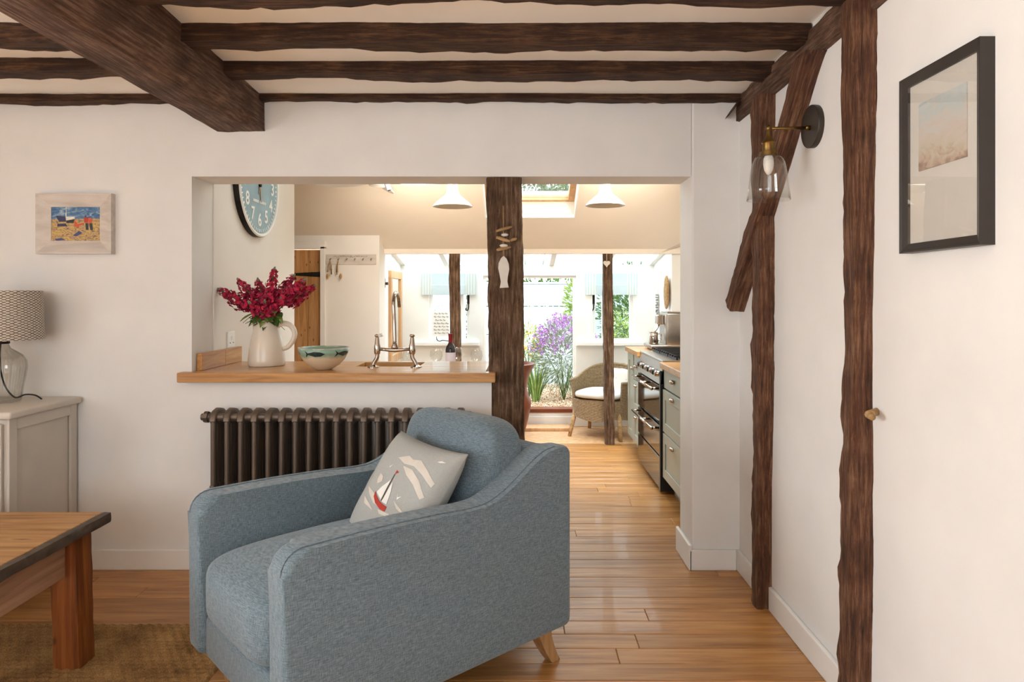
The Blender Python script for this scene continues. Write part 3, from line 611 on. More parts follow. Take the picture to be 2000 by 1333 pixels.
# jute rug: braided rows as real relief
bm = B(); xa, xb, ya, yb = -2.75, -1.03, 1.2, 2.655; nx, ny = 260, 220; gv = []
for j in range(ny + 1):
    row = []
    for i in range(nx + 1):
        x, y = xa + (xb - xa) * i / nx, ya + (yb - ya) * j / ny; r_ = int((y - ya) / .0265); ph = (r_ % 2) * PI
        z = .006 + .0075 * abs(math.sin((y - ya) / .0265 * PI)) * (.6 + .4 * math.sin(x * 2 * PI / .036 + ph)) + .0012 * noise.noise(Vector((x * 60, y * 60, 0)))
        e = min(i, nx - i, j, ny - j); z = .0005 if e == 0 else z
        row.append(bm.verts.new((x + (.004 * noise.noise(Vector((y * 12, 3, 0))) if i == nx else 0), y + (.004 * noise.noise(Vector((x * 12, 5, 0))) if j == ny else 0), z)))
    gv.append(row)
for j in range(ny):
    for i in range(nx): bm.faces.new((gv[j][i], gv[j][i + 1], gv[j + 1][i + 1], gv[j + 1][i])).smooth = True
obj('jute_rug', bm, M['jute'], None, 'golden woven jute rug under the coffee table', 'rug')

# ------------------------------------------------------------------ corner cabinet and table lamp
cb = thing('low_cabinet', 'cream painted low cabinet holding the glass lamp', 'cabinet', (-2.065, 2.97, 0))
obj('body', box(B(), -1.0, -.012, -.195, .225, .05, .785, .004, 2), M['cream'], cb)
bm = B()
for a in ((-.011, 0, -.20, -.155, .05, .785), (-.011, 0, .18, .225, .05, .785), (-.011, 0, -.155, .18, .735, .785), (-.011, 0, -.155, .18, .05, .12)): box(bm, *a, .003, 2)
obj('side_frame', bm, M['cream'], cb)
bm = box(B(), -1.03, .022, -.225, .23, .785, .816, .010, 4); obj('top', bm, M['cream'], cb, auto=40)
obj('plinth', box(B(), -.98, -.03, -.18, .22, 0, .05), M['cream'], cb)
for x0 in (-.50, -.99):
    dd = obj('door', box(B(), x0, x0 + .475, -.212, -.196, .10, .765, .004, 2), M['cream'], cb); obj('panel_moulding', box(B(), x0 + .06, x0 + .415, -.216, -.212, .17, .70, .002, 1), M['cream'], dd)
    obj('knob', lathe(B(), [(0, 0), (.012, 0), (.008, .012), (.014, .022), (0, .028)], 14, Matrix.Translation((x0 + (.04 if x0 > -.6 else .435), -.212, .45)) @ Matrix.Rotation(PI / 2, 4, 'X')), M['iron'], dd)
tl = thing('table_lamp', 'ribbed glass table lamp with a spotted drum shade on the cabinet', 'table lamp', (-2.29, 3.02, .816))
pr = [(.0, .002), (.070, .002), (.076, .01), (.080, .05), (.090, .11), (.096, .15), (.093, .18), (.080, .205), (.058, .222), (.036, .238), (.030, .255), (.030, .262)]
bm = B(); prof2 = pr + [(max(r - .003, 0), z + (.004 if i < 2 else 0)) for i, (r, z) in list(enumerate(pr))[::-1]]
lathe(bm, prof2, 120)
for v in bm.verts:
    r = math.hypot(v.co.x, v.co.y)
    if r > .02:
        k = 1 + .04 * math.cos(20 * math.atan2(v.co.y, v.co.x)); v.co.x *= k; v.co.y *= k
obj('glass_base', bm, M['lampglass'], tl, smooth=True)
obj('fitting', lathe(B(), [(0, .258), (.034, .258), (.034, .268), (.014, .272), (.014, .32), (0, .32)], 20), M['iron'], tl)
bm = B(); tube(bm, smoothpath([(.0, 0, .258), (.004, -.01, .2), (.02, -.02, .12), (.042, -.02, .06), (.066, .0, .02), (.095, .02, .03), (.125, .04, .024), (.14, .06, .004)], 8), .0035, 8); obj('flex', bm, M['cord'], tl)
sr0, sr1, sz0, sz1 = .163, .155, .276, .493
def dots():
    m, nt, b = base('spotted_shade_cloth'); tc = N(nt, 'ShaderNodeTexCoord'); mp = N(nt, 'ShaderNodeMapping'); mp.inputs['Scale'].default_value = (1, 1, 1); nt.links.new(tc.outputs['UV'], mp.inputs[0])
    vo = N(nt, 'ShaderNodeTexVoronoi', Scale=1.0, Randomness=.12); vo.inputs['Scale'].default_value = 1; nt.links.new(mp.outputs[0], vo.inputs['Vector'])
    nt.links.new(ramp(nt, vo.outputs['Distance'], [(.33, '#dcd3c5'), (.45, '#7d7063')]), b.inputs['Base Color']); b.inputs['Roughness'].default_value = .9; bump(nt, b, vo.outputs['Distance'], -.3, .003); return m
bm = B(); lathe(bm, [(sr0, sz0), (sr1, sz1), (sr1 - .004, sz1), (sr0 - .004, sz0), (sr0, sz0)], 72); uvl = bm.loops.layers.uv.new('UV')
for f in bm.faces:
    ang = [math.atan2(l.vert.co.y, l.vert.co.x) for l in f.loops]; mxa = max(ang)
    for l, a in zip(f.loops, ang):
        if mxa - a > PI: a += 2 * PI
        col = a / (2 * PI) * 74; row = (l.vert.co.z - sz0) / (sz1 - sz0) * 19; l[uvl].uv = (row + col / 2, row - col / 2)
obj('shade', bm, dots(), tl, auto=40)
# ------------------------------------------------------------------ breakfast bar and what stands on it
ZB = .93
wt = thing('breakfast_bar_worktop', 'long oak worktop of the breakfast bar above the radiator', 'worktop', (-.8, 3.4, .885))
def wtbox(x0, x1, y0, y1): return (x0 + .8, x1 + .8, y0 - 3.4, y1 - 3.4, 0, .045)
sx0, sx1, sy0, sy1 = -.82, -.50, 3.44, 3.665
obj('front_board', box(B(), *wtbox(-1.577, -.106, 3.15, 3.2085), .004, 2), M['oak'], wt)
obj('board', box(B(), *wtbox(-1.535, -.152, 3.2090, sy0), .001, 1), M['oak'], wt)
obj('board', box(B(), *wtbox(-1.527, sx0, sy0 + .0005, 3.72), .001, 1), M['oak'], wt); obj('board', box(B(), *wtbox(sx1, -.152, sy0 + .0005, 3.72), .001, 1), M['oak'], wt)
obj('board', box(B(), *wtbox(sx0 + .0005, sx1 - .0005, sy1, 3.72), .001, 1), M['oak'], wt)
us = thing('oak_upstand', 'low oak upstand along the wall at the left end of the bar', 'upstand', (-1.527, 3.25, ZB))
obj('board', box(B(), -.004, .022, 0, .262, 0, .082, .002, 1), M['oak_y'], us); obj('board', box(B(), .001, .022, .263, .47, 0, .082, .002, 1), M['oak_y'], us)
sk = thing('butler_sink', 'white ceramic sink let into the worktop behind the tap', 'sink', ((sx0 + sx1) / 2, (sy0 + sy1) / 2, .70))
bm = B(); w_, d_ = (sx1 - sx0) / 2 + .02, (sy1 - sy0) / 2 + .02
for a in ((-w_, w_, -d_, d_, 0, .02), (-w_, -w_ + .022, -d_, d_, .02, .184), (w_ - .022, w_, -d_, d_, .02, .184), (-w_, w_, -d_, -d_ + .022, .02, .184), (-w_, w_, d_ - .022, d_, .02, .184)): box(bm, *a)
obj('basin', bm, M['whiteceramic'], sk); obj('waste', lathe(B(), [(0, .021), (.03, .021), (.03, .024), (0, .022)], 20), M['chrome'], sk)
su = thing('sink_cabinet', 'painted cabinet under the sink on the kitchen side of the bar', 'cabinet', (-.84, 3.575, 0))
obj('carcass', box(B(), -.66, .66, -.14, .12, .1, .70), M['sage'], su); obj('plinth', box(B(), -.66, .66, -.14, .08, 0, .1), M['sage'], su)
for k in range(3): d_o = obj('door', box(B(), -.65 + .435 * k, -.65 + .425 + .435 * k, .12, .138, .12, .69, .003, 1), M['sage'], su); obj('knob', lathe(B(), [(0, 0), (.008, 0), (.014, .02), (0, .026)], 12, Matrix.Translation((-.62 + .435 * k, .138, .6)) @ Matrix.Rotation(-PI / 2, 4, 'X')), M['chrome'], d_o)
# bridge tap
tp = thing('bridge_tap', 'polished bridge tap with a tall swan neck on the bar', 'tap', ((771 - CX) / F * 3.40, 3.40, ZB))
for s in (-1, 1):
    bm = lathe(B(), [(0, 0), (.029, 0), (.029, .004), (.02, .008), (.012, .014), (0, .016)], 20, Matrix.Translation((s * .107, 0, 0)))
    tube(bm, smoothpath([(s * .107, 0, .01), (s * .100, 0, .028), (s * .088, 0, .05), (s * .087, 0, .075), (s * .087, 0, .10)], 5), [.0105] * 20 + [.012], 12)
    lathe(bm, [(0, .066), (.014, .066), (.0165, .078), (.0165, .105), (.013, .118), (.011, .14), (.0085, .15), (0, .152)], 16, Matrix.Translation((s * .087, 0, 0)))
    hd = obj('pillar', bm, M['chrome'], tp, auto=50)
    obj('handle', superbox(B(), .014, .012, .009, 1, 12, 8, Matrix.Translation((s * .087, 0, .158))), M['chrome'], hd, smooth=True)
bm = B(); tube(bm, [(-.107 + .03, 0, .092), (-.04, 0, .088), (0, 0, .086), (.04, 0, .088), (.077, 0, .092)], [.008, .009, .0115, .009, .008], 12); obj('bridge', bm, M['chrome'], tp, smooth=True)
bm = B(); lathe(bm, [(0, .09), (.017, .09), (.018, .105), (.012, .115), (.0125, .125), (0, .125)], 16)
tube(bm, smoothpath([(0, 0, .12), (-.002, 0, .22), (-.006, .0, .32), (-.006, .03, .362), (-.006, .085, .372), (-.006, .14, .345), (-.006, .165, .30)], 6), .0095, 12); obj('swan_neck', bm, M['chrome'], tp, smooth=True)
bm = B(); tube(bm, [(-.087, .0, .155), (-.062, -.01, .163)], [.006, .010], 10); obj('ceramic_lever', bm, M['whiteceramic'], tp, smooth=True)
# jug
jx, jy = (521 - CX) / F * 3.49, 3.49
jg = thing('stoneware_jug', 'cream stoneware jug full of crimson flowers on the bar', 'jug', (jx, jy, ZB))
jp = [(0, 0), (.084, 0), (.090, .006), (.0905, .03), (.086, .08), (.077, .13), (.066, .175), (.058, .20), (.056, .212), (.060, .232)]
ji = [(.055, .232), (.052, .21), (.06, .18), (.075, .12), (.08, .03), (0, .012)]
bm = lathe(B(), jp + ji, 48)
for v in bm.verts:
    if v.co.z > .175:
        a = math.atan2(v.co.y, v.co.x); k = max(0, math.cos(a - PI)) ** 6 * (v.co.z - .175) / .057; v.co.x -= .028 * k; v.co.z += .012 * k
obj('body', bm, M['ceramic'], jg, smooth=True)
bm = B(); hp = smoothpath([(.052, 0, .205), (.085, 0, .216), (.122, 0, .205), (.142, 0, .17), (.135, 0, .13), (.108, 0, .095), (.080, 0, .085)], 6); tube(bm, hp, [.011 + .004 * (1 - i / len(hp)) for i in range(len(hp))], 12); obj('handle', bm, M['ceramic'], jg, smooth=True)
# stock flowers
FL = [((428, 566), -.02, .17, 'crimson flower spike leaning furthest left out of the jug'), ((466, 548), .01, .19, 'tall crimson flower spike second from the left in the jug'), ((488, 592), -.05, .10, 'short dark crimson flower spike low at the left of the jug'),
      ((504, 548), .05, .18, 'crimson flower spike with green buds left of the tallest one'), ((517, 590), -.06, .13, 'low crimson flower spike hanging over the front of the jug'), ((536, 527), 0, .22, 'tallest crimson flower spike standing upright in the jug'),
      ((573, 540), .04, .19, 'crimson flower spike with buds right of the tallest one'), ((594, 548), -.04, .17, 'thick crimson flower spike at the right of the jug'), ((613, 560), .02, .16, 'crimson flower spike leaning furthest right out of the jug'), ((548, 585), -.05, .13, 'short crimson flower spike in front centre right of the jug')]
mouth = Vector((jx - .002, jy, ZB + .225))
for i, (tip, dy, ln, lab) in enumerate(FL):
    T = at(*tip, jy + dy); fl = thing('stock_flower', lab, 'flower', tuple(mouth), group='crimson stock flowers in the jug')
    t = T - mouth; root = Vector((R.uniform(-.02, .02), R.uniform(-.02, .02), -.12)); mid = Vector((t.x * .35, t.y * .4, t.z * .45))
    path = smoothpath([root, Vector((t.x * .08, t.y * .1, 0)), mid, t], 8); bm = B(); tube(bm, path, .0035, 6); obj('stem', bm, M['stem'], fl)
    ax = (t - mid).normalized(); bm = B(); s0 = ax.orthogonal().normalized(); s1 = ax.cross(s0); start = t - ax * ln
    nf_ = int(92 * ln / .17)
    for k in range(nf_):
        q = (k + .5) / nf_; rr = (.033 * (1 - q) ** .45 * (1 if q > .12 else .7) + .003) * R.uniform(.55, 1.3); an = k * 2.4 + R.uniform(-.4, .4)
        out = s0 * math.cos(an) + s1 * math.sin(an); c_ = start + ax * (ln * min(1, q + R.uniform(-.03, .03))) + out * rr; sz_ = .0168 * (1 - .5 * q) * R.uniform(.75, 1.2); mi_ = R.choice((0, 0, 1, 1, 2))
        fn = (out + ax * R.uniform(-.2, .6) + Vector((R.uniform(-.3, .3), R.uniform(-.3, .3), R.uniform(-.3, .3)))).normalized(); e0 = fn.orthogonal().normalized(); e1 = fn.cross(e0)
        for pz in range(6):
            a = pz * 2 * PI / 6 + R.random() * .6; dr = (e0 * math.cos(a) + e1 * math.sin(a)); leafquad(bm, c_, dr + fn * R.uniform(-.1, .9), sz_ * 1.1, sz_ * R.uniform(.9, 1.3), .7, mi_, up=fn)
    obj('blossom', bm, [M['crimson'], M['magenta'], M['rose']], fl)
    bm = B()
    for k in range(14):
        out = (s0 * math.cos(k * 2.4) + s1 * math.sin(k * 2.4)); superbox(bm, .0035, .0035, .005, 1, 6, 4, Matrix.Translation(t + ax * (k * .0014 - .006) + out * .007 * (1 - k / 16)))
    obj('buds', bm, M['leaf_grey'], fl, smooth=True)
    for k in range(7):
        bm = B(); a = R.uniform(0, 2 * PI); dr = Vector((math.cos(a), math.sin(a) - .3, R.uniform(-.5, .35))); p = path[int(len(path) * R.uniform(.36, .56))]
        d = dr.normalized(); sd = d.cross(Vector((0, 0, 1))).normalized(); L_ = R.uniform(.055, .095); prv = None
        for q in range(6):
            u_ = q / 5; w_ = .017 * math.sin(PI * min(1, u_ * .9 + .08)); c_ = p + d * L_ * u_ - Vector((0, 0, 1)) * .03 * u_ ** 2; cur = (bm.verts.new(c_ - sd * w_), bm.verts.new(c_ - Vector((0, 0, .003))), bm.verts.new(c_ + sd * w_))
            if prv: bm.faces.new((prv[0], prv[1], cur[1], cur[0])); bm.faces.new((prv[1], prv[2], cur[2], cur[1]))
            prv = cur
        obj('leaf', bm, M['leaf'] if k % 3 else M['leaf_light'], fl, smooth=True)
# fish bowl dish
bx, by = (632.5 - CX) / F * 3.30, 3.30
bw = thing('serving_bowl', 'stoneware bowl with a painted fish band on the bar', 'bowl', (bx, by, ZB))
bpz = [(0, 0), (.036, 0), (.042, .004), (.075, .024), (.100, .052), (.115, .082), (.121, .108)]
def bowlmat():
    m, nt, b = base('banded_stoneware'); tc = N(nt, 'ShaderNodeTexCoord'); sp = N(nt, 'ShaderNodeSeparateXYZ'); nt.links.new(tc.outputs['Object'], sp.inputs[0]); n1 = N(nt, 'ShaderNodeTexNoise', Scale=18, Detail=2); nt.links.new(tc.outputs['Object'], n1.inputs['Vector'])
    a = N(nt, 'ShaderNodeMath', operation='MULTIPLY_ADD'); a.inputs[1].default_value = .035; nt.links.new(n1.outputs['Fac'], a.inputs[0]); nt.links.new(sp.outputs['Z'], a.inputs[2])
    mr = N(nt, 'ShaderNodeMapRange'); mr.inputs['From Max'].default_value = .14; nt.links.new(a.outputs[0], mr.inputs['Value'])
    nt.links.new(ramp(nt, mr.outputs[0], [(.55, '#d8c2a4'), (.66, '#8ca48c'), (.86, '#8fae9d'), (.9, '#d8cfbf')]), b.inputs['Base Color']); b.inputs['Roughness'].default_value = .25; return m
obj('body', lathe(B(), bpz + [(.116, .108), (.110, .082), (.095, .054), (.07, .029), (0, .012)], 48), bowlmat(), bw, smooth=True)
def bowlr(z):
    for (r0, z0), (r1, z1) in zip(bpz[1:], bpz[2:]):
        if z0 <= z <= z1: return r0 + (r1 - r0) * (z - z0) / (z1 - z0)
    return .121
for a0 in (-1.62, -.35, .9, 2.15, 3.4):
    pts = [(-.50, .016), (-.42, .002), (-.50, -.017), (-.34, -.004), (-.05, -.013), (.2, -.011), (.38, 0), (.2, .009), (-.05, .011), (-.34, .004)]
    bm = decal(B(), pts, lambda a, z, a0=a0: Vector(((bowlr(.083 + z) + .0012) * math.cos(a0 + a), (bowlr(.083 + z) + .0012) * math.sin(a0 + a), .083 + z)), 2); obj('painted_fish', bm, plain('fish_glaze', '#2c3a3c', .25, var=.4, scale=50), bw)
# socket on the kitchen wall
so = thing('wall_socket', 'white electric socket plate above the oak upstand', 'socket', (-1.528, 3.62, 1.055)); obj('plate', box(B(), 0, .009, -.043, .043, -.043, .043, .003, 2), M['bright'], so); obj('rocker', box(B(), .009, .013, -.008, .008, -.002, .018, .002, 1), M['white'], so)
for y in (-.02, .02): obj('pin_hole', box(B(), .0085, .0097, y - .004, y + .004, -.02, -.014), M['black'], so)
# clock on the side wall, local z' = wall normal
ck = thing('wall_clock', 'large pale blue station clock with white numerals', 'clock', (-1.528, 3.95, 1.929)); RYp = Matrix.Rotation(PI / 2, 4, 'Y')
obj('case', lathe(B(), [(0, 0), (.295, 0), (.30, .01), (.30, .034), (.294, .04), (.283, .038), (.281, .030), (0, .030)], 72, RYp), M['bright'], ck, auto=40)
obj('rim_edge', lathe(B(), [(.3005, .001), (.302, .003), (.302, .030), (.3005, .032)], 72, RYp), M['iron'], ck)
obj('dial', lathe(B(), [(0, .0308), (.280, .0308)], 72, RYp), plain('clock_blue', '#8fabb6', .6, var=.12, scale=9), ck)
def clockpt(a, r): return Vector((.0325, math.sin(a) * r, math.cos(a) * r))   # seen from +X: clockwise runs towards +Y ... 12 at top
font_mat = M['bright']
for hnum in range(1, 13):
    cu_ = bpy.data.curves.new('numeral', 'FONT'); cu_.body = str(hnum); cu_.size = .105; cu_.align_x = 'CENTER'; cu_.align_y = 'CENTER'; cu_.extrude = .0006; cu_.offset = .002; cu_.materials.append(font_mat)
    o = bpy.data.objects.new('numeral', cu_); p = clockpt(hnum * PI / 6, .205); o.location = p; o.rotation_euler = (PI / 2, 0, PI / 2)
    COL.objects.link(o); me = bpy.data.meshes.new_from_object(o.evaluated_get(bpy.context.evaluated_depsgraph_get())); bpy.data.objects.remove(o)
    if not me.materials: me.materials.append(font_mat)
    o = bpy.data.objects.new('numeral', me); o.location = p; o.rotation_euler = (PI / 2, 0, PI / 2); link(o, ck)
bm = B()
for k in range(60):
    a = k * PI / 30; t = Matrix.Translation(clockpt(a, .264)) @ Matrix.Rotation(-a, 4, 'X'); box(bm, -.0005, .0005, -.0035 if k % 5 else -.006, .0035 if k % 5 else .006, -.009, .009, 0, 1, t)
obj('minute_track', bm, M['bright'], ck, kind='stuff')
bm = B()
for k in range(12):
    if k != 5: box(bm, -.0005, .0005, -.0055, .0055, -.008, .008, 0, 1, Matrix.Translation((.0325, (k - 5.5) * .0165, -.098)))
obj('dial_lettering', bm, M['bright'], ck, kind='stuff')
for a, L_, w_, nm in ((2.95, .10, .006, 'hour_hand'), (3.5, .06, .004, 'minute_hand')):
    bm = box(B(), .034, .036, -w_, w_, -.02, L_, 0, 1); bmesh.ops.rotate(bm, verts=bm.verts[:], cent=(0, 0, 0), matrix=Matrix.Rotation(-a, 3, 'X')); obj(nm, bm, M['steel'], ck)
obj('hub', lathe(B(), [(0, .031), (.014, .031), (.012, .042), (0, .044)], 16, RYp), M['iron'], ck)
# fish and driftwood hanging on the post
dh = thing('driftwood_hanging', 'driftwood and white wooden fish hanging on the oak post', 'ornament', at(983, 490, 3.2))
def dl(px, py): q = at(px, py, 3.2) - at(983, 490, 3.2); return Vector((q.x, 0, q.z))
bm = B(); tube(bm, [dl(983, 402), dl(983, 450), dl(984, 497), dl(985, 502)], .0022, 6); obj('twine', bm, M['twine'], dh)
for a, b, r in (((969, 452), (1001, 443), .008), ((969, 464), (996, 472), .009), ((970, 489), (998, 483), .009), ((997, 471), (1010, 466), .008)):
    bm = B(); p, q = dl(*a), dl(*b); tube(bm, [p, p.lerp(q, .3) + Vector((0, 0, .002)), p.lerp(q, .7), q], [r * .6, r, r * .95, r * .5], 9); obj('driftwood_stick', bm, M['drift'], dh, smooth=True)
for c_, w_ in (((986, 459), .017), ((984, 480), .020)): obj('pebble', superbox(B(), w_, .008, .008, 1, 14, 8, Matrix.Translation(dl(*c_))), M['stone'], dh, smooth=True)
fo = [(984, 500), (990, 506), (994, 516), (995, 526), (992, 540), (990, 550), (994, 562), (976, 563), (979, 550), (976, 538), (973, 524), (974, 514), (979, 504)]
bm = prism(B(), [(dl(*p).x, dl(*p).z) for p in fo], 'y', -.008, .006, .002, 2); ff = obj('wooden_fish', bm, M['stone'], dh); 
# ------------------------------------------------------------------ kitchen: door, hooks, pendants, fan
dr = thing('plank_door', 'ledged pine plank door with an iron strap hinge', 'door', (-1.65, 5.74, 0))
for k in range(6): obj('door_board', box(B(), -.115 * (k + 1) + .001, -.115 * k - .001, -.015, .015, .01, 1.675, .003, 1), M['pine'], dr)
for zz in (.35, 1.47):
    hg = obj('strap_hinge', prism(B(), [(.0, zz - .022), (.0, zz + .022), (-.27, zz + .008), (-.27, zz - .008)], 'y', -.022, -.0155), M['iron'], dr); obj('hinge_plate', box(B(), .004, .035, -.026, -.014, zz - .065, zz + .065, .002, 1), M['iron'], hg)
bm = B(); box(bm, -1.648, -1.605, 5.675, 5.72, 0, 1.70, .004, 1); box(bm, -2.42, -1.605, 5.675, 5.72, 1.68, 1.745, .004, 1); st('trim_1', bm, M['white'])
hk = thing('hook_rail', 'pale wooden rail of hooks with hanging keys beside the pine door', 'hook rail', at(686, 507, 5.69))
obj('rail_board', box(B(), -.208, .208, 0, .012, -.042, .042, .002, 1), M['whitewash'], hk)
for k in range(6):
    bm = B(); x = -.17 + .068 * k; tube(bm, smoothpath([(x, 0, .01), (x, -.012, -.004), (x, -.03, -.008), (x, -.036, .004)], 4), .003, 6); obj('hook', bm, M['steel'], hk)
bm = B()
for k in range(22):
    x = -.15 + .013 * k; tube(bm, [(x, -.001, .022 + R.uniform(-.006, .006)), (x + .006, -.001, .026 + R.uniform(-.006, .008)), (x + .011, -.001, .021)], .0012, 4)
obj('faded_lettering', bm, M['bronze'], hk, kind='stuff')
for k, lab in ((0, 'bunch of keys on the hook nearest the pine door'), (1, 'bunch of keys on the second hook of the rail')):
    c_ = at(686, 507, 5.69) + Vector((-.17 + .068 * k, -.022, -.012)); ky = thing('key_bunch', lab, 'keys', c_, group='keys on the hook rail')
    for j in range(4):
        bm = B(); x = R.uniform(-.02, .02); L_ = R.uniform(.06, .12); tube(bm, [(0, 0, 0), (x, -.004 * j, -L_ * .5), (x * 1.2, -.004 * j, -L_)], [.002, .004, .006], 6); obj('key', bm, (M['iron'], M['drift'], M['brass'], M['drift'])[j], ky)
    bm = superbox(B(), .012, .006, .024, 1, 10, 8, Matrix.Translation((-.018 + .04 * k, -.01, -.13))); obj('fob', bm, M['drift'], ky, smooth=True)
def pendant(px, py, lab):
    Y = 4.5; c_ = at(px, py, Y); top_ = sz(Y); t = thing('pendant_lamp', lab, 'pendant lamp', tuple(c_), group='kitchen pendant lamps')
    pr_ = [(.130, 0), (.128, .006), (.105, .03), (.08, .052), (.055, .072), (.046, .082), (.043, .09), (.036, .112), (.034, .16), (.02, .17), (0, .17)]
    obj('shade', lathe(B(), pr_ + [(0, .165), (.03, .155), (.032, .112), (.04, .086), (.052, .069), (.077, .048), (.102, .027), (.126, .003)], 48), M['enamel'], t, smooth=True)
    bm = B(); tube(bm, [(0, 0, .16), (0, 0, top_ - c_.z)], .003, 6); obj('flex', bm, M['bright'], t)
    obj('ceiling_rose', lathe(B(), [(0, top_ - c_.z - .035), (.045, top_ - c_.z - .03), (.05, top_ - c_.z + .01), (0, top_ - c_.z + .01)], 24), M['bright'], t)
    obj('bulb', superbox(B(), .028, .028, .035, 1, 14, 10, Matrix.Translation((0, 0, .05))), plain('bulb_glass_' + str(px), '#f0ece4', .2), t, smooth=True)
pendant(884, 404, 'cream enamel pendant lamp left of the oak post'); pendant(1182, 402, 'cream enamel pendant lamp right of the skylight')
fn = thing('ceiling_fan', 'white ceiling fan half hidden by the wall above the opening', 'ceiling fan', (-.93, 4.55, 0)); fz = 2.05
obj('motor', lathe(B(), [(0, fz - .03), (.06, fz - .03), (.09, fz + .01), (.09, fz + .07), (.03, fz + .1), (.015, fz + .1), (.015, sz(4.55)), (0, sz(4.55))], 28), M['bright'], fn, auto=40)
for k in range(4):
    bm = prism(B(), [(.07, -.03), (.16, -.06), (.30, -.07), (.42, -.045), (.455, 0), (.42, .04), (.28, .05), (.14, .04), (.07, .03)], 'z', fz + .0, fz + .008, .002, 1)
    bmesh.ops.rotate(bm, verts=bm.verts[:], cent=(0, 0, fz), matrix=Matrix.Rotation(math.radians(27), 3, 'X')); bmesh.ops.rotate(bm, verts=bm.verts[:], cent=(0, 0, 0), matrix=Matrix.Rotation(k * PI / 2 + .05, 3, 'Z')); obj('blade', bm, M['bright'], fn)
def spotlight(px, py, Y, lab, tilt, aim):
    c_ = at(px, py, Y); t = thing('spotlight', lab, 'spotlight', tuple(c_), group='kitchen spotlights'); q = Matrix.Rotation(math.radians(tilt), 4, 'Y')
    obj('can', lathe(B(), [(0, .06), (.017, .06), (.017, -.02), (.013, -.02), (.013, 0), (0, 0)], 16, q), M['bright'], t, auto=40); obj('lens', lathe(B(), [(0, -.012), (.012, -.012), (.008, -.022), (0, -.022)], 12, q), M['iron'], t)
    bm = B(); s_ = -1 if tilt < 0 else 1; tube(bm, [(s_ * .02, 0, .055), (s_ * .025, 0, sz(Y) - c_.z)], .006, 8); obj('bracket', bm, M['bright'], t)
    d = bpy.data.lights.new('spotlight_glow', 'SPOT'); d.energy = 40; d.color = (1.0, .86, .70); d.spot_size = 2.4; d.spot_blend = 1.0; d.shadow_soft_size = .08
    o = bpy.data.objects.new('spotlight_glow', d); COL.objects.link(o); p = c_ + Vector((.06 * -s_, .06, -.03)); o.location = p; o.rotation_euler = (Vector(aim) - p).to_track_quat('-Z', 'Y').to_euler()
spotlight(758, 366, 4.3, 'small white cylinder spotlight under the kitchen ceiling left of the pendants', -20, (-.5, 5.75, 1.75))
spotlight(1240, 352, 4.3, 'white spotlight tucked behind the wall head above the cooker', 20, (.5, 5.75, 1.75))  # second spotlight is out of view, added for extra warm light

# ------------------------------------------------------------------ kitchen units, cooker, coffee machine, hood
XF = .94
def knob(parent, y, z): return obj('cup_handle', superbox(B(), .016, .032, .014, .8, 14, 8, Matrix.Translation((XF - 1.0 - .012, y, z))), M['chrome'], parent, smooth=True)
def unit(name, lab, y0, y1, drawers, grp='kitchen base units'):
    t = thing(name, lab, 'cabinet', (1.0, (y0 + y1) / 2, 0), group=grp); h = (y1 - y0) / 2 - .001
    obj('carcass', box(B(), XF - 1 + .02, .5, -h, h, .11, .82), M['sage'], t); obj('plinth', box(B(), XF - 1 + .07, .45, -h, h, 0, .11), M['sage'], t)
    for ya, yb, z0, z1, hand in drawers:
        d = obj('drawer_front' if z1 - z0 < .35 else 'door', box(B(), XF - 1, XF - 1 + .02, ya - (y0 + y1) / 2, yb - (y0 + y1) / 2, z0, z1, .002, 1), M['sage'], t)
        if z1 - z0 > .2:
            c0, c1 = ya - (y0 + y1) / 2, yb - (y0 + y1) / 2
            for a in ((c0, c1, z1 - .06, z1), (c0, c1, z0, z0 + .06), (c0, c0 + .06, z0 + .06, z1 - .06), (c1 - .06, c1, z0 + .06, z1 - .06)): obj('rail', box(B(), XF - 1 - .007, XF - 1, *a, .001, 1), M['sage'], d)
        knob(d, hand[0] - (y0 + y1) / 2, hand[1])
    return t
unit('base_unit', 'sage drawer unit between the white pier and the range cooker', 3.62, 4.41, [(3.63, 4.40, .695, .815, (4.12, .765)), (3.63, 4.40, .415, .685, (4.12, .655)), (3.63, 4.40, .12, .405, (4.12, .36))])
unit('base_unit', 'sage cabinet at the far end of the worktop beside the thin post', 5.255, 5.82, [(5.26, 5.53, .62, .815, (5.40, .73)), (5.26, 5.53, .37, .61, (5.40, .575)), (5.26, 5.53, .12, .36, (5.40, .325)), (5.54, 5.81, .12, .815, (5.58, .70))])
for y0, y1, lab in ((3.60, 4.415, 'oak worktop on the drawer unit nearest the white pier'), (5.25, 5.84, 'oak worktop at the far end under the coffee machine')):
    t = obj('oak_worktop', box(B(), .915, 1.515, y0, y1, .8205, .858, .003, 2), M['oak'], None, lab, 'worktop', 'kitchen worktops')
ck2 = thing('range_cooker', 'black and steel range cooker with glass doors and knobs', 'cooker', (1.0, 4.833, 0)); hw = .413
obj('body', box(B(), XF - 1 + .02, .48, -hw, hw, .02, .85), M['black'], ck2); obj('side_panel', box(B(), XF - 1 - .02, XF - 1 + .02, -hw, -hw + .03, .02, .80), M['black'], ck2)
for z0, z1, nm in ((.245, .44, 'oven_door'), (.455, .70, 'oven_door'), (.03, .235, 'storage_drawer')):
    d = obj(nm, box(B(), XF - 1 - .018, XF - 1 + .02, -hw + .032, hw, z0, z1, .004, 2), M['blackglass'], ck2)
    if nm == 'oven_door':
        zz = z1 - .022; bm = B(); tube(bm, [(XF - 1 - .065, -hw + .06, zz), (XF - 1 - .065, hw - .03, zz)], .011, 12)
        for y in (-hw + .08, 0, hw - .05): tube(bm, [(XF - 1 - .065, y, zz), (XF - 1 - .015, y, zz)], .008, 8)
        obj('handle_bar', bm, M['chrome'], d, smooth=True)
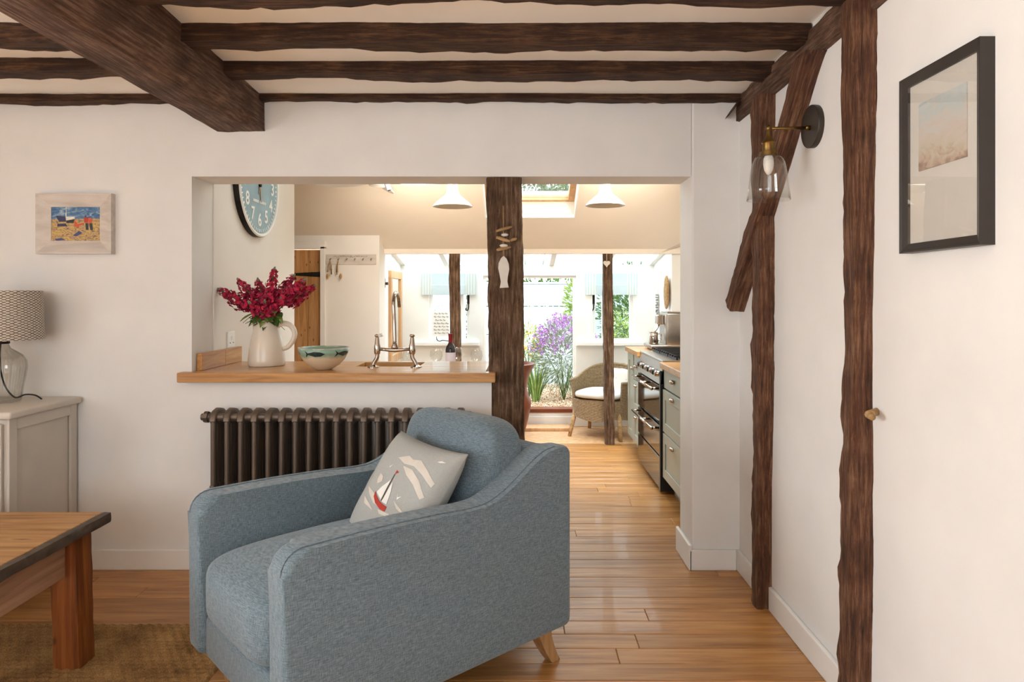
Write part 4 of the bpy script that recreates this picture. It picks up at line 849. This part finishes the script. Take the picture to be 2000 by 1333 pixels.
cp = obj('control_panel', prism(B(), [(XF - 1 - .02, -.0), (XF - 1 + .03, .0), (XF - 1 + .03, .15), (XF - 1 + .0, .15)], 'y', -hw, hw, .003, 1, Matrix.Translation((0, 0, .712))), M['steel'], ck2)
for k in range(8):
    obj('knob', lathe(B(), [(0, 0), (.021, 0), (.019, .022), (.012, .03), (0, .03)], 18, Matrix.Translation((XF - 1 - .012, -hw + .09 + k * .09, .775)) @ Matrix.Rotation(-PI / 2, 4, 'Y')), M['black'] if k % 2 else M['chrome'], cp, auto=40)
obj('hob', box(B(), XF - 1 - .005, .48, -hw, hw, .851, .868, .004, 2), M['steel'], ck2)
for k in range(3):
    g = B(); y0 = -hw + .03 + k * .265
    for j in range(4): box(g, .02, .42, y0 + .01 + j * .07, y0 + .02 + j * .07, .885, .897)
    for j in range(3): box(g, .03 + j * .18, .042 + j * .18, y0, y0 + .24, .868, .8955)
    obj('pan_support', g, M['iron'], ck2)
    for j in (.12, .32): obj('burner', lathe(B(), [(0, .868), (.045, .868), (.045, .88), (.03, .886), (0, .886)], 20, Matrix.Translation((j, y0 + .12, 0))), M['black'], ck2, auto=40)
cm = thing('coffee_machine', 'brushed steel espresso machine on the far oak worktop', 'coffee machine', (1.19, 5.52, .858))
obj('body', box(B(), -.02, .27, -.14, .14, .035, .295, .012, 3), M['steel'], cm, auto=40); obj('drip_tray', box(B(), -.15, .27, -.14, .14, .012, .045, .012, 3), M['steel'], cm, auto=40); obj('foot_skirt', box(B(), -.12, .26, -.13, .13, 0, .014), M['black'], cm)
gh = obj('group_head', box(B(), -.075, -.02, -.05, .05, .20, .28, .01, 2), M['chrome'], cm); bm = B(); tube(bm, smoothpath([(-.05, 0, .205), (-.06, -.02, .185), (-.085, -.03, .15), (-.10, -.03, .13)], 4), .007, 8); obj('steam_wand', bm, M['chrome'], gh)
obj('cup_rail', box(B(), -.01, .26, -.13, .13, .297, .305, .002, 1), M['chrome'], cm)
mj = thing('milk_jug', 'small steel milk jug on the drip tray of the coffee machine', 'jug', (1.09, 5.49, .904)); obj('body', lathe(B(), [(0, 0), (.036, 0), (.038, .01), (.034, .05), (.036, .092), (.033, .092), (.031, .05), (.035, .012), (0, .006)], 24), M['chrome'], mj, smooth=True)
bm = B(); tube(bm, smoothpath([(.034, 0, .08), (.06, 0, .075), (.058, 0, .035), (.036, 0, .025)], 4), .005, 8); obj('handle', bm, M['chrome'], mj, smooth=True)
hd = thing('extractor_hood', 'curved glass and steel extractor hood above the cooker', 'extractor hood', (1.52, 4.83, 1.62))
bm = B(); arc = [(-.40 + .28 * k / 12, .06 + .09 * math.sin(PI * k / 12 * .5) ** 1) for k in range(13)]; arc = [(-.42 + .42 * k / 14, .13 * math.sin(PI * .5 * k / 14)) for k in range(15)]
prism(bm, arc + [(x, z + .006) for x, z in arc[::-1]], 'y', -.40, .40); obj('glass_canopy', bm, M['thin_glass'], hd)
obj('motor_box', box(B(), -.24, 0, -.28, .28, .04, .105, .004, 1), M['steel'], hd); obj('chimney', box(B(), -.22, 0, -.12, .12, .13, .60, .003, 1), M['steel'], hd)
# kitchen table with bottle and glasses
kt = thing('kitchen_table', 'wooden kitchen table behind the breakfast bar', 'table', (-.62, 5.0, 0))
for k in range(5): obj('table_board', box(B(), -.55, .45, -.35 + .14 * k + .0005, -.21 + .14 * k - .0005, .68, .71, .002, 1), M['pine_pale'], kt)
for x in (-.48, .38):
    for y in (-.29, .29): obj('leg', lathe(B(), [(0, 0), (.02, 0), (.03, .3), (.034, .6), (.034, .68), (0, .68)], 14, Matrix.Translation((x, y, 0))), M['pine_pale'], kt, smooth=True)
obj('apron', box(B(), -.45, .35, -.30, .30, .60, .679), M['pine_pale'], kt)
wb = thing('wine_bottle', 'red wine bottle with a red foil cap behind the bar', 'bottle', ((880 - CX) / F * 5.0, 5.0, .71))
obj('body', lathe(B(), [(0, 0), (.034, 0), (.0375, .006), (.0375, .185), (.034, .205), (.018, .228), (.0145, .24), (.0145, .296), (0, .296)], 28), M['wine'], wb, smooth=True)
obj('foil_cap', lathe(B(), [(.0155, .235), (.0155, .29), (.0165, .292), (.0165, .301), (0, .301)], 20), M['foil'], wb, auto=40); obj('label_paper', lathe(B(), [(.0379, .07), (.0379, .165)], 24, a0=-2.9, a1=.1), M['paper'], wb, smooth=True)
def wineglass(px, Y, lab, k=1):
    t = thing('wine_glass', lab, 'wine glass', ((px - CX) / F * Y, Y, .71), group='wine glasses on the kitchen table')
    b_ = [(.0045, .085), (.02, .092), (.038, .112), (.046, .14), (.043, .17), (.036, .192)]
    obj('bowl', lathe(B(), [(r * k, z) for r, z in b_] + [((r - .001) * k, z) for r, z in b_[::-1]], 32), M['thin_glass'], t, smooth=True); obj('stem', lathe(B(), [(0, 0), (.034, .0), (.033, .002), (.006, .007), (.004, .02), (.004, .075), (.006, .086), (0, .086)], 20), M['thin_glass'], t, smooth=True)
wineglass(797, 4.80, 'wine glass seen beside the right foot of the tap', .85); wineglass(852, 5.0, 'wine glass just left of the wine bottle'); wineglass(891, 5.12, 'wine glass half hidden behind the wine bottle'); wineglass(930, 5.0, 'wine glass nearest the thick oak post')

# ------------------------------------------------------------------ conservatory
bm = B(); box(bm, -1.159, 1.52, 5.90, 5.99, 1.655, 1.80); st('trim_2', bm, M['kceil'])
for X0, X1, lab, s in ((-.600, -.507, 'thin oak post behind the wine bottle', 41), (.735, .818, 'thin oak post in front of the wicker chair with a hanging heart', 42)):
    xc = (X0 + X1) / 2; tim('thin_oak_post', lab, 'post', timber(B(), (xc + .02, 5.945, .001), (xc, 5.945, 1.69), ((X1 - X0) / 2, 0, 0), (0, .042, 0), 40, .004, s, 5, .006), M['post'], 'thin oak posts')
ht = thing('hanging_heart', 'small white heart hanging at the top of the thin post', 'ornament', at(1185, 515, 5.88)); hs = [(math.sin(t_) ** 3 * .030, (13 * math.cos(t_) - 5 * math.cos(2 * t_) - 2 * math.cos(3 * t_) - math.cos(4 * t_)) * .0019) for t_ in [2 * PI * k / 28 for k in range(28)]]
obj('heart', prism(B(), hs, 'y', -.006, .006, .002, 1), M['stone'], ht); bm = B(); tube(bm, [(0, 0, .02), (0, 0, .09)], .002, 5); obj('string', bm, M['stone'], ht)
st('wall_conservatory_left', box(B(), -1.32, -1.16, 5.95, 6.9, 0, 1.70), M['bright']); st('wall_conservatory_right', box(B(), 1.34, 1.52, 5.95, 6.9, 0, 1.70), M['bright'])
YO = 6.75; bm = B(); LW = (-.881, -.481); RW = (.735, 1.14); DX = (-.345, .572); z0, z1 = .836, 1.50
for a in ((-1.16, LW[0], 0, 1.60), (LW[0], LW[1], 0, z0), (LW[1], DX[0], 0, 1.60), (DX[1], RW[0], 0, 1.60), (RW[0], RW[1], 0, z0), (RW[1], 1.34, 0, 1.60), (DX[0], DX[1], 0, .135)): box(bm, a[0], a[1], YO, YO + .12, a[2], a[3])
for a in ((LW[0], LW[1]), (RW[0], RW[1]), DX): box(bm, a[0], a[1], YO, YO + .12, z1 - .01, 1.60)
st('wall_conservatory_garden', bm, M['bright'])
st('trim_3', box(B(), DX[0] + .001, DX[1] - .001, YO - .01, YO + .15, .136, .172), M['terracotta'])
base_board('baseboard_garden', -1.159, 1.339, YO - .018, YO, .10)
obj('door_step', box(B(), .0, .50, 6.50, 6.70, 0, .03, .004, 1), M['pine_pale'], None, 'low wooden step on the floor before the garden doorway', 'step')
df = bpy.data.objects.new('door_1', None); link(df, kind='structure')
for a in ((DX[0], DX[0] + .025, .173, z1 - .012), (DX[1] - .025, DX[1], .173, z1 - .012)): obj('jamb', box(B(), a[0], a[1], YO + .03, YO + .09, a[2], a[3]), M['bright'], df)
obj('door_head', box(B(), DX[0] + .025, DX[1] - .025, YO + .03, YO + .09, z1 - .035, z1 - .012), M['bright'], df)
for n_, (xa, xb) in enumerate((LW, RW), 2):
    w = bpy.data.objects.new('window_%d' % n_, None); link(w, kind='structure'); xm = (xa * .72 + xb * .28) if n_ == 3 else (xa * .2 + xb * .8)
    for a in ((xa, xa + .03, z0, z1 - .01), (xb - .03, xb, z0, z1 - .01), (xm - .016, xm + .016, z0 + .03, z1 - .04)): obj('sash_stile', box(B(), a[0], a[1], YO + .04, YO + .085, a[2], a[3]), M['bright'], w)
    for a in ((z0, z0 + .03), (z1 - .04, z1 - .01)): obj('sash_rail', box(B(), xa + .03, xb - .03, YO + .04, YO + .085, a[0], a[1]), M['bright'], w)
    for a in ((xa + .03, xm - .016), (xm + .016, xb - .03)): obj('pane', box(B(), a[0], a[1], YO + .06, YO + .064, z0 + .03, z1 - .04), M['pane'], w)
    obj('sill', box(B(), xa - .16, xb + .10, YO - .07, YO + .035, z0 - .035, z0 - .001, .005, 2), M['bright'], w)
    hx = xb - .012 if n_ == 2 else xa + .012
    bm = B(); tube(bm, smoothpath([(hx, YO + .03, 1.26), (hx, YO + .012, 1.22), (hx, YO + .01, 1.17), (hx - .012, YO + .01, 1.145), (hx - .026, YO + .01, 1.155), (hx - .022, YO + .01, 1.17)], 4), .006, 6); box(bm, hx - .012, hx + .012, YO + .02, YO + .036, 1.21, 1.30); obj('monkey_tail_latch', bm, M['iron'], w)
for xa, xb, lab in ((-.955, -.415, 'striped pale blue roman blind over the window behind the wine bottle'), (.66, 1.175, 'striped pale blue roman blind over the window right of the doorway')):
    rb = thing('roman_blind', lab, 'blind', ((xa + xb) / 2, YO - .03, 1.30), group='roman blinds'); h_ = (xb - xa) / 2; sw = .105
    obj('blind_cloth', box(B(), -h_ + sw, h_ - sw, -.006, .006, 0, .21), M['blind'], rb); obj('fold', box(B(), -h_ + sw, h_ - sw, -.016, -.006, .0, .10, .004, 2), M['blind'], rb); obj('headrail', box(B(), -h_, h_, .0061, .028, .18, .212), M['bright'], rb)
    for s in (-1, 1):
        for k in range(8): obj('stripe', box(B(), s * (h_ - sw / 8 * (k + .5)) - sw / 16 + .0004, s * (h_ - sw / 8 * (k + .5)) + sw / 16 - .0004, -.008, .006, 0, .21), M['stripe'] if k % 2 else M['blind'], rb)
# glass roof on rafters
bm = B(); zr0, zr1 = 1.775, 1.615; prism(bm, [(5.99, zr0), (6.95, zr1), (6.95, zr1 + .008), (5.99, zr0 + .008)], 'x', -1.3, 1.5); rf = st('roof_glazing', bm, M['pane'])
for x in (-1.14, -.71, -.19, .333, .87, 1.32): obj('rafter', prism(B(), [(5.99, zr0 - .055), (6.95, zr1 - .055), (6.95, zr1 - .001), (5.99, zr0 - .001)], 'x', x - .024, x + .024), M['bright'], rf)
# mirror, wall lamp, hangings
mr_ = thing('pine_mirror', 'tall pine framed mirror on the conservatory side wall', 'mirror', (-1.16, 6.40, 1.10)); hh, hw_ = .42, .29
for a in ((-hw_, hw_, hh - .07, hh), (-hw_, hw_, -hh, -hh + .07), (-hw_, -hw_ + .07, -hh + .07, hh - .07), (hw_ - .07, hw_, -hh + .07, hh - .07)): obj('frame_bar', box(B(), 0, .025, *a, .003, 1), M['pine_pale'], mr_)
obj('mirror_glass', box(B(), .004, .010, -hw_ + .07, hw_ - .07, -hh + .07, hh - .07), M['mirror'], mr_)
cl = thing('conservatory_wall_lamp', 'small square bronze lamp on the white wall end left of the mirror', 'wall light', (-1.155, 5.955, H + (580 - 553) / 225)); obj('plate', box(B(), -.045, .0, -.012, -.004, -.04, .04, .003, 1), M['steel'], cl); obj('spindle', lathe(B(), [(0, 0), (.012, 0), (.014, .02), (0, .025)], 12, Matrix.Translation((0, -.008, -.005)) @ RYp), M['bronze'], cl)
sg = thing('hanging_sign', 'white sign with handwritten black lines standing on the window sill', 'sign', (at(860, 640, 6.70).x, 6.715, .84))
obj('board', box(B(), -.085, .085, -.004, .004, .05, .30), M['bright'], sg); bm = B()
for k in range(7):
    x = -.07 + R.uniform(0, .02)
    while x < .06: L_ = R.uniform(.015, .035); tube(bm, [(x, -.006, .275 - k * .032), (x + L_ * .3, -.006, .283 - k * .032), (x + L_ * .6, -.006, .271 - k * .032), (x + L_, -.006, .277 - k * .032)], .0022, 4); x += L_ + .012
obj('handwriting', bm, M['black'], sg, kind='stuff')
bm = B(); tube(bm, smoothpath([(-.04, 0, .06), (-.035, 0, .02), (-.01, 0, .004), (.02, 0, .012), (.06, 0, .008), (.085, 0, .004)], 5), .004, 6); obj('scroll_stand', bm, M['iron'], sg)
gl = thing('pebble_garland', 'string of grey driftwood pieces hanging beside the coffee machine', 'ornament', (1.335, 6.50, 1.20)); bm = B(); tube(bm, [(0, 0, .25), (0, 0, -.1)], .0015, 5); obj('string', bm, M['twine'], gl)
for k in range(9): obj('grey_piece', superbox(B(), .012, .032 + .01 * math.sin(k * 2.1), .009, .8, 12, 8, Matrix.Translation((-.014, .008 * math.sin(k * 1.7), .10 - k * .024)) @ Matrix.Rotation(.3 * math.sin(k * 3), 4, 'X')), plain('weathered_grey_%d' % k, '#8f8d88', .8, var=.2), gl, smooth=True)
fs = thing('carved_fish_wreath', 'tan carved driftwood hanging on the white wall above the coffee machine', 'ornament', (1.335, 6.05, 1.32))
bm = superbox(B(), .02, .07, .15, .9, 24, 18); 
for v in bm.verts: v.co += v.co.normalized() * .008 * noise.noise(v.co * 45)
obj('carving', bm, M['drift'], fs, smooth=True, loc=(-.02, 0, 0)); bm = B(); tube(bm, [(-.01, 0, .14), (-.004, 0, .2)], .0015, 5); obj('string', bm, M['twine'], fs)
# terracotta urn
ur = thing('terracotta_urn', 'tall reddish brown urn beside the garden doorway', 'urn', ((993 - CX) / F * 6.42, 6.42, 0))
obj('body', lathe(B(), [(0, 0), (.15, 0), (.16, .03), (.185, .12), (.21, .25), (.215, .30), (.19, .36), (.175, .42), (.185, .50), (.205, .57), (.225, .60), (.245, .635), (.25, .655), (.235, .66), (.215, .62), (.18, .5), (.17, .42), (0, .40)], 48), M['terracotta'], ur, auto=50)
# wicker chair
wk = thing('wicker_chair', 'woven wicker armchair with a white seat pad in the conservatory', 'chair', (.80, 6.34, 0), (0, 0, math.radians(-30)))
def ring_pt(a, k=1): return Vector((.285 * k * math.copysign(abs(math.sin(a)) ** .75, math.sin(a)), .25 * k * math.copysign(abs(math.cos(a)) ** .75, math.cos(a)), 0))
def shell(z0f, z1f, a0, a1, na, nz, flare=0):
    bm = B(); G = []
    for i in range(na + 1):
        a = a0 + (a1 - a0) * i / na; rowo = []; rowi = []
        for j in range(nz + 1):
            t = j / nz; z = z0f(a) + (z1f(a) - z0f(a)) * t; rib = .003 * math.sin(a * 60) * (1 if j % 2 else -1)
            rowo.append(bm.verts.new(ring_pt(a, 1 + flare * t + rib) + Vector((0, 0, z)))); rowi.append(bm.verts.new(ring_pt(a, .93 + flare * t + rib) + Vector((0, 0, z))))
        G.append(rowo + rowi[::-1])
    m_ = len(G[0])
    for A_, B_ in zip(G, G[1:]):
        for j in range(m_): bm.faces.new((A_[j], A_[(j + 1) % m_], B_[(j + 1) % m_], B_[j]))
    if abs(a1 - a0) < 6.2: bm.faces.new(G[0]); bm.faces.new(G[-1][::-1])
    return bm
backz = lambda a: .505 + .13 * max(0, math.cos(a)) ** 1.2
obj('back_and_arms', shell(lambda a: .34, backz, -2.25, 2.25, 120, 26, .05), M['wicker'], wk)
obj('skirt', shell(lambda a: .155 + .03 * abs(math.sin(2 * a)), lambda a: .345, 0, 2 * PI, 160, 14), M['wicker'], wk)
obj('seat_deck', lathe(B(), [(0, .335), (.24, .335), (.24, .35), (0, .35)], 32), M['wicker'], wk)
bm = B(); tube(bm, [ring_pt(a, 1.03) + Vector((0, 0, backz(a))) for a in [-2.25 + 4.5 * k / 60 for k in range(61)]], .016, 8); obj('rolled_rim', bm, M['wicker'], wk, smooth=True)
for sx in (-1, 1):
    for sy in (-1, 1): bm = B(); tube(bm, [(sx * .21, sy * .17, .25), (sx * .235, sy * .20, .10), (sx * .25, sy * .225, .0)], [.02, .019, .016], 10); obj('leg', bm, M['drift'], wk, smooth=True)
obj('seat_pad', superbox(B(), .232, .235, .035, .6, 36, 14, Matrix.Translation((0, -.03, .388)), .3), M['cushion_white'], wk, smooth=True)
fc = thing('floral_cushion', 'small white cushion with tiny flowers in the wicker chair', 'cushion', (.80, 6.34, 0), (0, 0, math.radians(-30)))
def sprig():
    m, nt, b = base('sprigged_cotton'); v = coords(nt, rand=False); vo = N(nt, 'ShaderNodeTexVoronoi', Scale=28); nt.links.new(v, vo.inputs['Vector']); k = ramp(nt, vo.outputs['Distance'], [(.14, (1, 1, 1, 1)), (.22, (0, 0, 0, 1))])
    mx = N(nt, 'ShaderNodeMix', data_type='RGBA'); nt.links.new(k, mx.inputs[0]); mx.inputs[6].default_value = srgb('#e2dfd8'); hs_ = N(nt, 'ShaderNodeHueSaturation'); hs_.inputs['Saturation'].default_value = .5; nt.links.new(vo.outputs['Color'], hs_.inputs['Color']); nt.links.new(hs_.outputs[0], mx.inputs[7]); nt.links.new(mx.outputs[2], b.inputs['Base Color']); b.inputs['Roughness'].default_value = .95; return m
obj('cover', superbox(B(), .13, .045, .11, .6, 30, 16, Matrix.Translation((.09, .12, .50)) @ Matrix.Rotation(math.radians(-14), 4, 'X')), sprig(), fc, smooth=True)

# ------------------------------------------------------------------ garden
ZG = .115
st('ground_gravel', box(B(), -4, 4, 6.88, 13, ZG - .1, ZG), M['gravel'])
bm = B()
for k in range(5200):
    y = 6.92 + 2.0 * R.random() ** 1.3; x = R.uniform(-.5, 1.0) * y / 7; s = R.uniform(.006, .014); c_ = Vector((x, y, ZG + s * .3)); rot = Euler((R.random() * 6, R.random() * 6, R.random() * 6)).to_matrix()
    v = [bm.verts.new(c_ + rot @ Vector(p) * s) for p in ((1, 0, 0), (-1, 0, 0), (0, .8, 0), (0, -.8, 0), (0, 0, .6), (0, 0, -.6))]
    for q in ((0, 2, 4), (2, 1, 4), (1, 3, 4), (3, 0, 4), (2, 0, 5), (1, 2, 5), (3, 1, 5), (0, 3, 5)): bm.faces.new([v[i] for i in q])
obj('gravel_stones', bm, M['gravel'], None, 'loose golden gravel outside the garden doorway', 'gravel', kind='stuff')
gf = thing('boarded_fence', 'pale blue fence of wide horizontal boards beyond the doorway', 'fence', (.6, 9.1, ZG))
for k, (za, zb) in enumerate(((0, .28), (.285, .66), (.668, 1.035), (1.045, 1.335))): obj('fence_board', box(B(), -1.2, 2.6, -.012 - .006 * (k % 2), .015, za, zb, .004, 1), M['blue_paint'], gf)
obj('capping', box(B(), -1.2, 2.6, -.04, .03, 1.336, 1.36, .004, 1), M['blue_paint'], gf)
gg = thing('garden_gate', 'pale blue plank gate with a diagonal brace seen through the window', 'gate', (-1.35, 8.6, ZG))
for k in range(8): obj('gate_plank', box(B(), -.5 + .15 * k, -.5 + .15 * k + .144, -.012, .012, .03, 1.5, .004, 1), M['blue_paint'], gg)
bm = B(); box(bm, -.72, .72, -.035, -.0125, -.05, .05, .004, 1, Matrix.Translation((.1, 0, .85)) @ Matrix.Rotation(math.radians(-48), 4, 'Y')); obj('diagonal_board', bm, M['blue_paint'], gg)
for z in (.2, 1.35): obj('ledge', box(B(), -.5, .694, -.034, -.0125, z, z + .1, .004, 1), M['blue_paint'], gg)
def bush(name, lab, cat, c_, rx, ry, rz, n_, mat, lw, ll, flowers=None, seed=1, up=.2):
    t = thing(name, lab, cat, (c_[0], c_[1], ZG)); r = random.Random(seed); bm = B(); cz = c_[2] - ZG
    for k in range(n_):
        d = Vector((r.gauss(0, 1), r.gauss(0, 1), r.gauss(0, 1))).normalized(); q = r.random() ** .4; p = Vector((d.x * rx * q, d.y * ry * q, cz + d.z * rz * q)); leafquad(bm, p, d + Vector((0, 0, up)), lw * r.uniform(.7, 1.2), ll * r.uniform(.7, 1.3), .4)
    obj('foliage', bm, mat, t, kind='stuff')
    bm = B()
    for k in range(7): a = k * .9; tube(bm, [(0, 0, 0), (.25 * rx * math.cos(a), .25 * ry * math.sin(a), cz * .6), (.6 * rx * math.cos(a), .6 * ry * math.sin(a), cz)], [.01, .007, .004], 5)
    obj('stems', bm, M['stem'], t)
    if flowers:
        fm, nf, s, zmin = flowers; bm = B()
        for k in range(nf):
            d = Vector((r.gauss(0, 1), r.gauss(0, 1), abs(r.gauss(0, 1)) + zmin)).normalized(); q = r.uniform(.85, 1.15); p = Vector((d.x * rx * q, d.y * ry * q, cz + d.z * rz * q))
            for j in range(6): pp = p + Vector((r.uniform(-1, 1), r.uniform(-1, 1), r.uniform(-1, 1))) * s; a = r.random() * 6.3; leafquad(bm, pp, Vector((math.cos(a), -.4, math.sin(a))), s * .9, s * 1.2, .4)
        obj('flower_heads', bm, fm, t, kind='stuff')
    return t
bush('wallflower_bush', 'mauve flowering bush with grey leaves outside the doorway', 'bush', (.52, 7.75, .62), .36, .32, .42, 2600, M['leaf_grey'], .012, .07, (M['purple'], 330, .018, .1), 3)
bush('yellow_flower_plant', 'yellow flowering plant left of the mauve bush', 'plant', (.13, 7.95, .72), .13, .13, .26, 350, M['leaf_light'], .012, .06, (M['yellow'], 80, .017, -.6), 4)
bush('climbing_shrub', 'yellow green climbing shrub at the right side of the doorway', 'shrub', (.72, 8.6, 1.2), .14, .14, .38, 700, M['leaf_light'], .022, .055, None, 5)
bush('evergreen_shrub', 'dense dark green shrub seen through the window right of the doorway', 'shrub', (1.42, 8.5, 1.08), .42, .3, .62, 2600, M['leaf'], .03, .06, None, 6)
bush('pale_spire_plant', 'small pale plant in front of the dark shrub behind the right window', 'plant', (1.22, 7.9, .9), .16, .12, .22, 350, M['leaf_light'], .015, .06, (M['print_white'], 20, .012, 0), 8)
st_ = thing('strappy_leaf_clump', 'clump of long green strap leaves on the gravel', 'plant', (.20, 7.6, ZG))
for k in range(46):
    a = R.uniform(0, 2 * PI); L_ = R.uniform(.30, .52); lean = R.uniform(.08, .45); bm = B(); prv = None; sd = Vector((-math.sin(a), math.cos(a), 0)); b0 = Vector((math.cos(a) * .04, math.sin(a) * .04, 0))
    for q in range(6):
        u_ = q / 5; p = b0 + Vector((math.cos(a) * lean * L_ * u_ ** 1.6 * 1.3, math.sin(a) * lean * L_ * u_ ** 1.6, L_ * u_ * (1 - .25 * lean * u_))); w_ = .011 * (1 - u_) ** .6 + .001; cur = (bm.verts.new(p - sd * w_), bm.verts.new(p + sd * w_))
        if prv: bm.faces.new((prv[0], prv[1], cur[1], cur[0]))
        prv = cur
    obj('strap_leaf', bm, M['leaf'] if k % 3 else M['leaf_light'], st_, smooth=True)
hdg = bush('clipped_hedge', 'line of hedge showing just above the blue fence', 'hedge', (.6, 9.6, .85), 1.9, .25, .75, 4200, M['leaf'], .05, .08, None, 9)
bush('garden_tree', 'leafy tree crown seen through the skylight', 'tree', (.2, 11.6, 3.15), 1.5, .8, .75, 4500, M['leaf_grey'], .07, .11, None, 10)
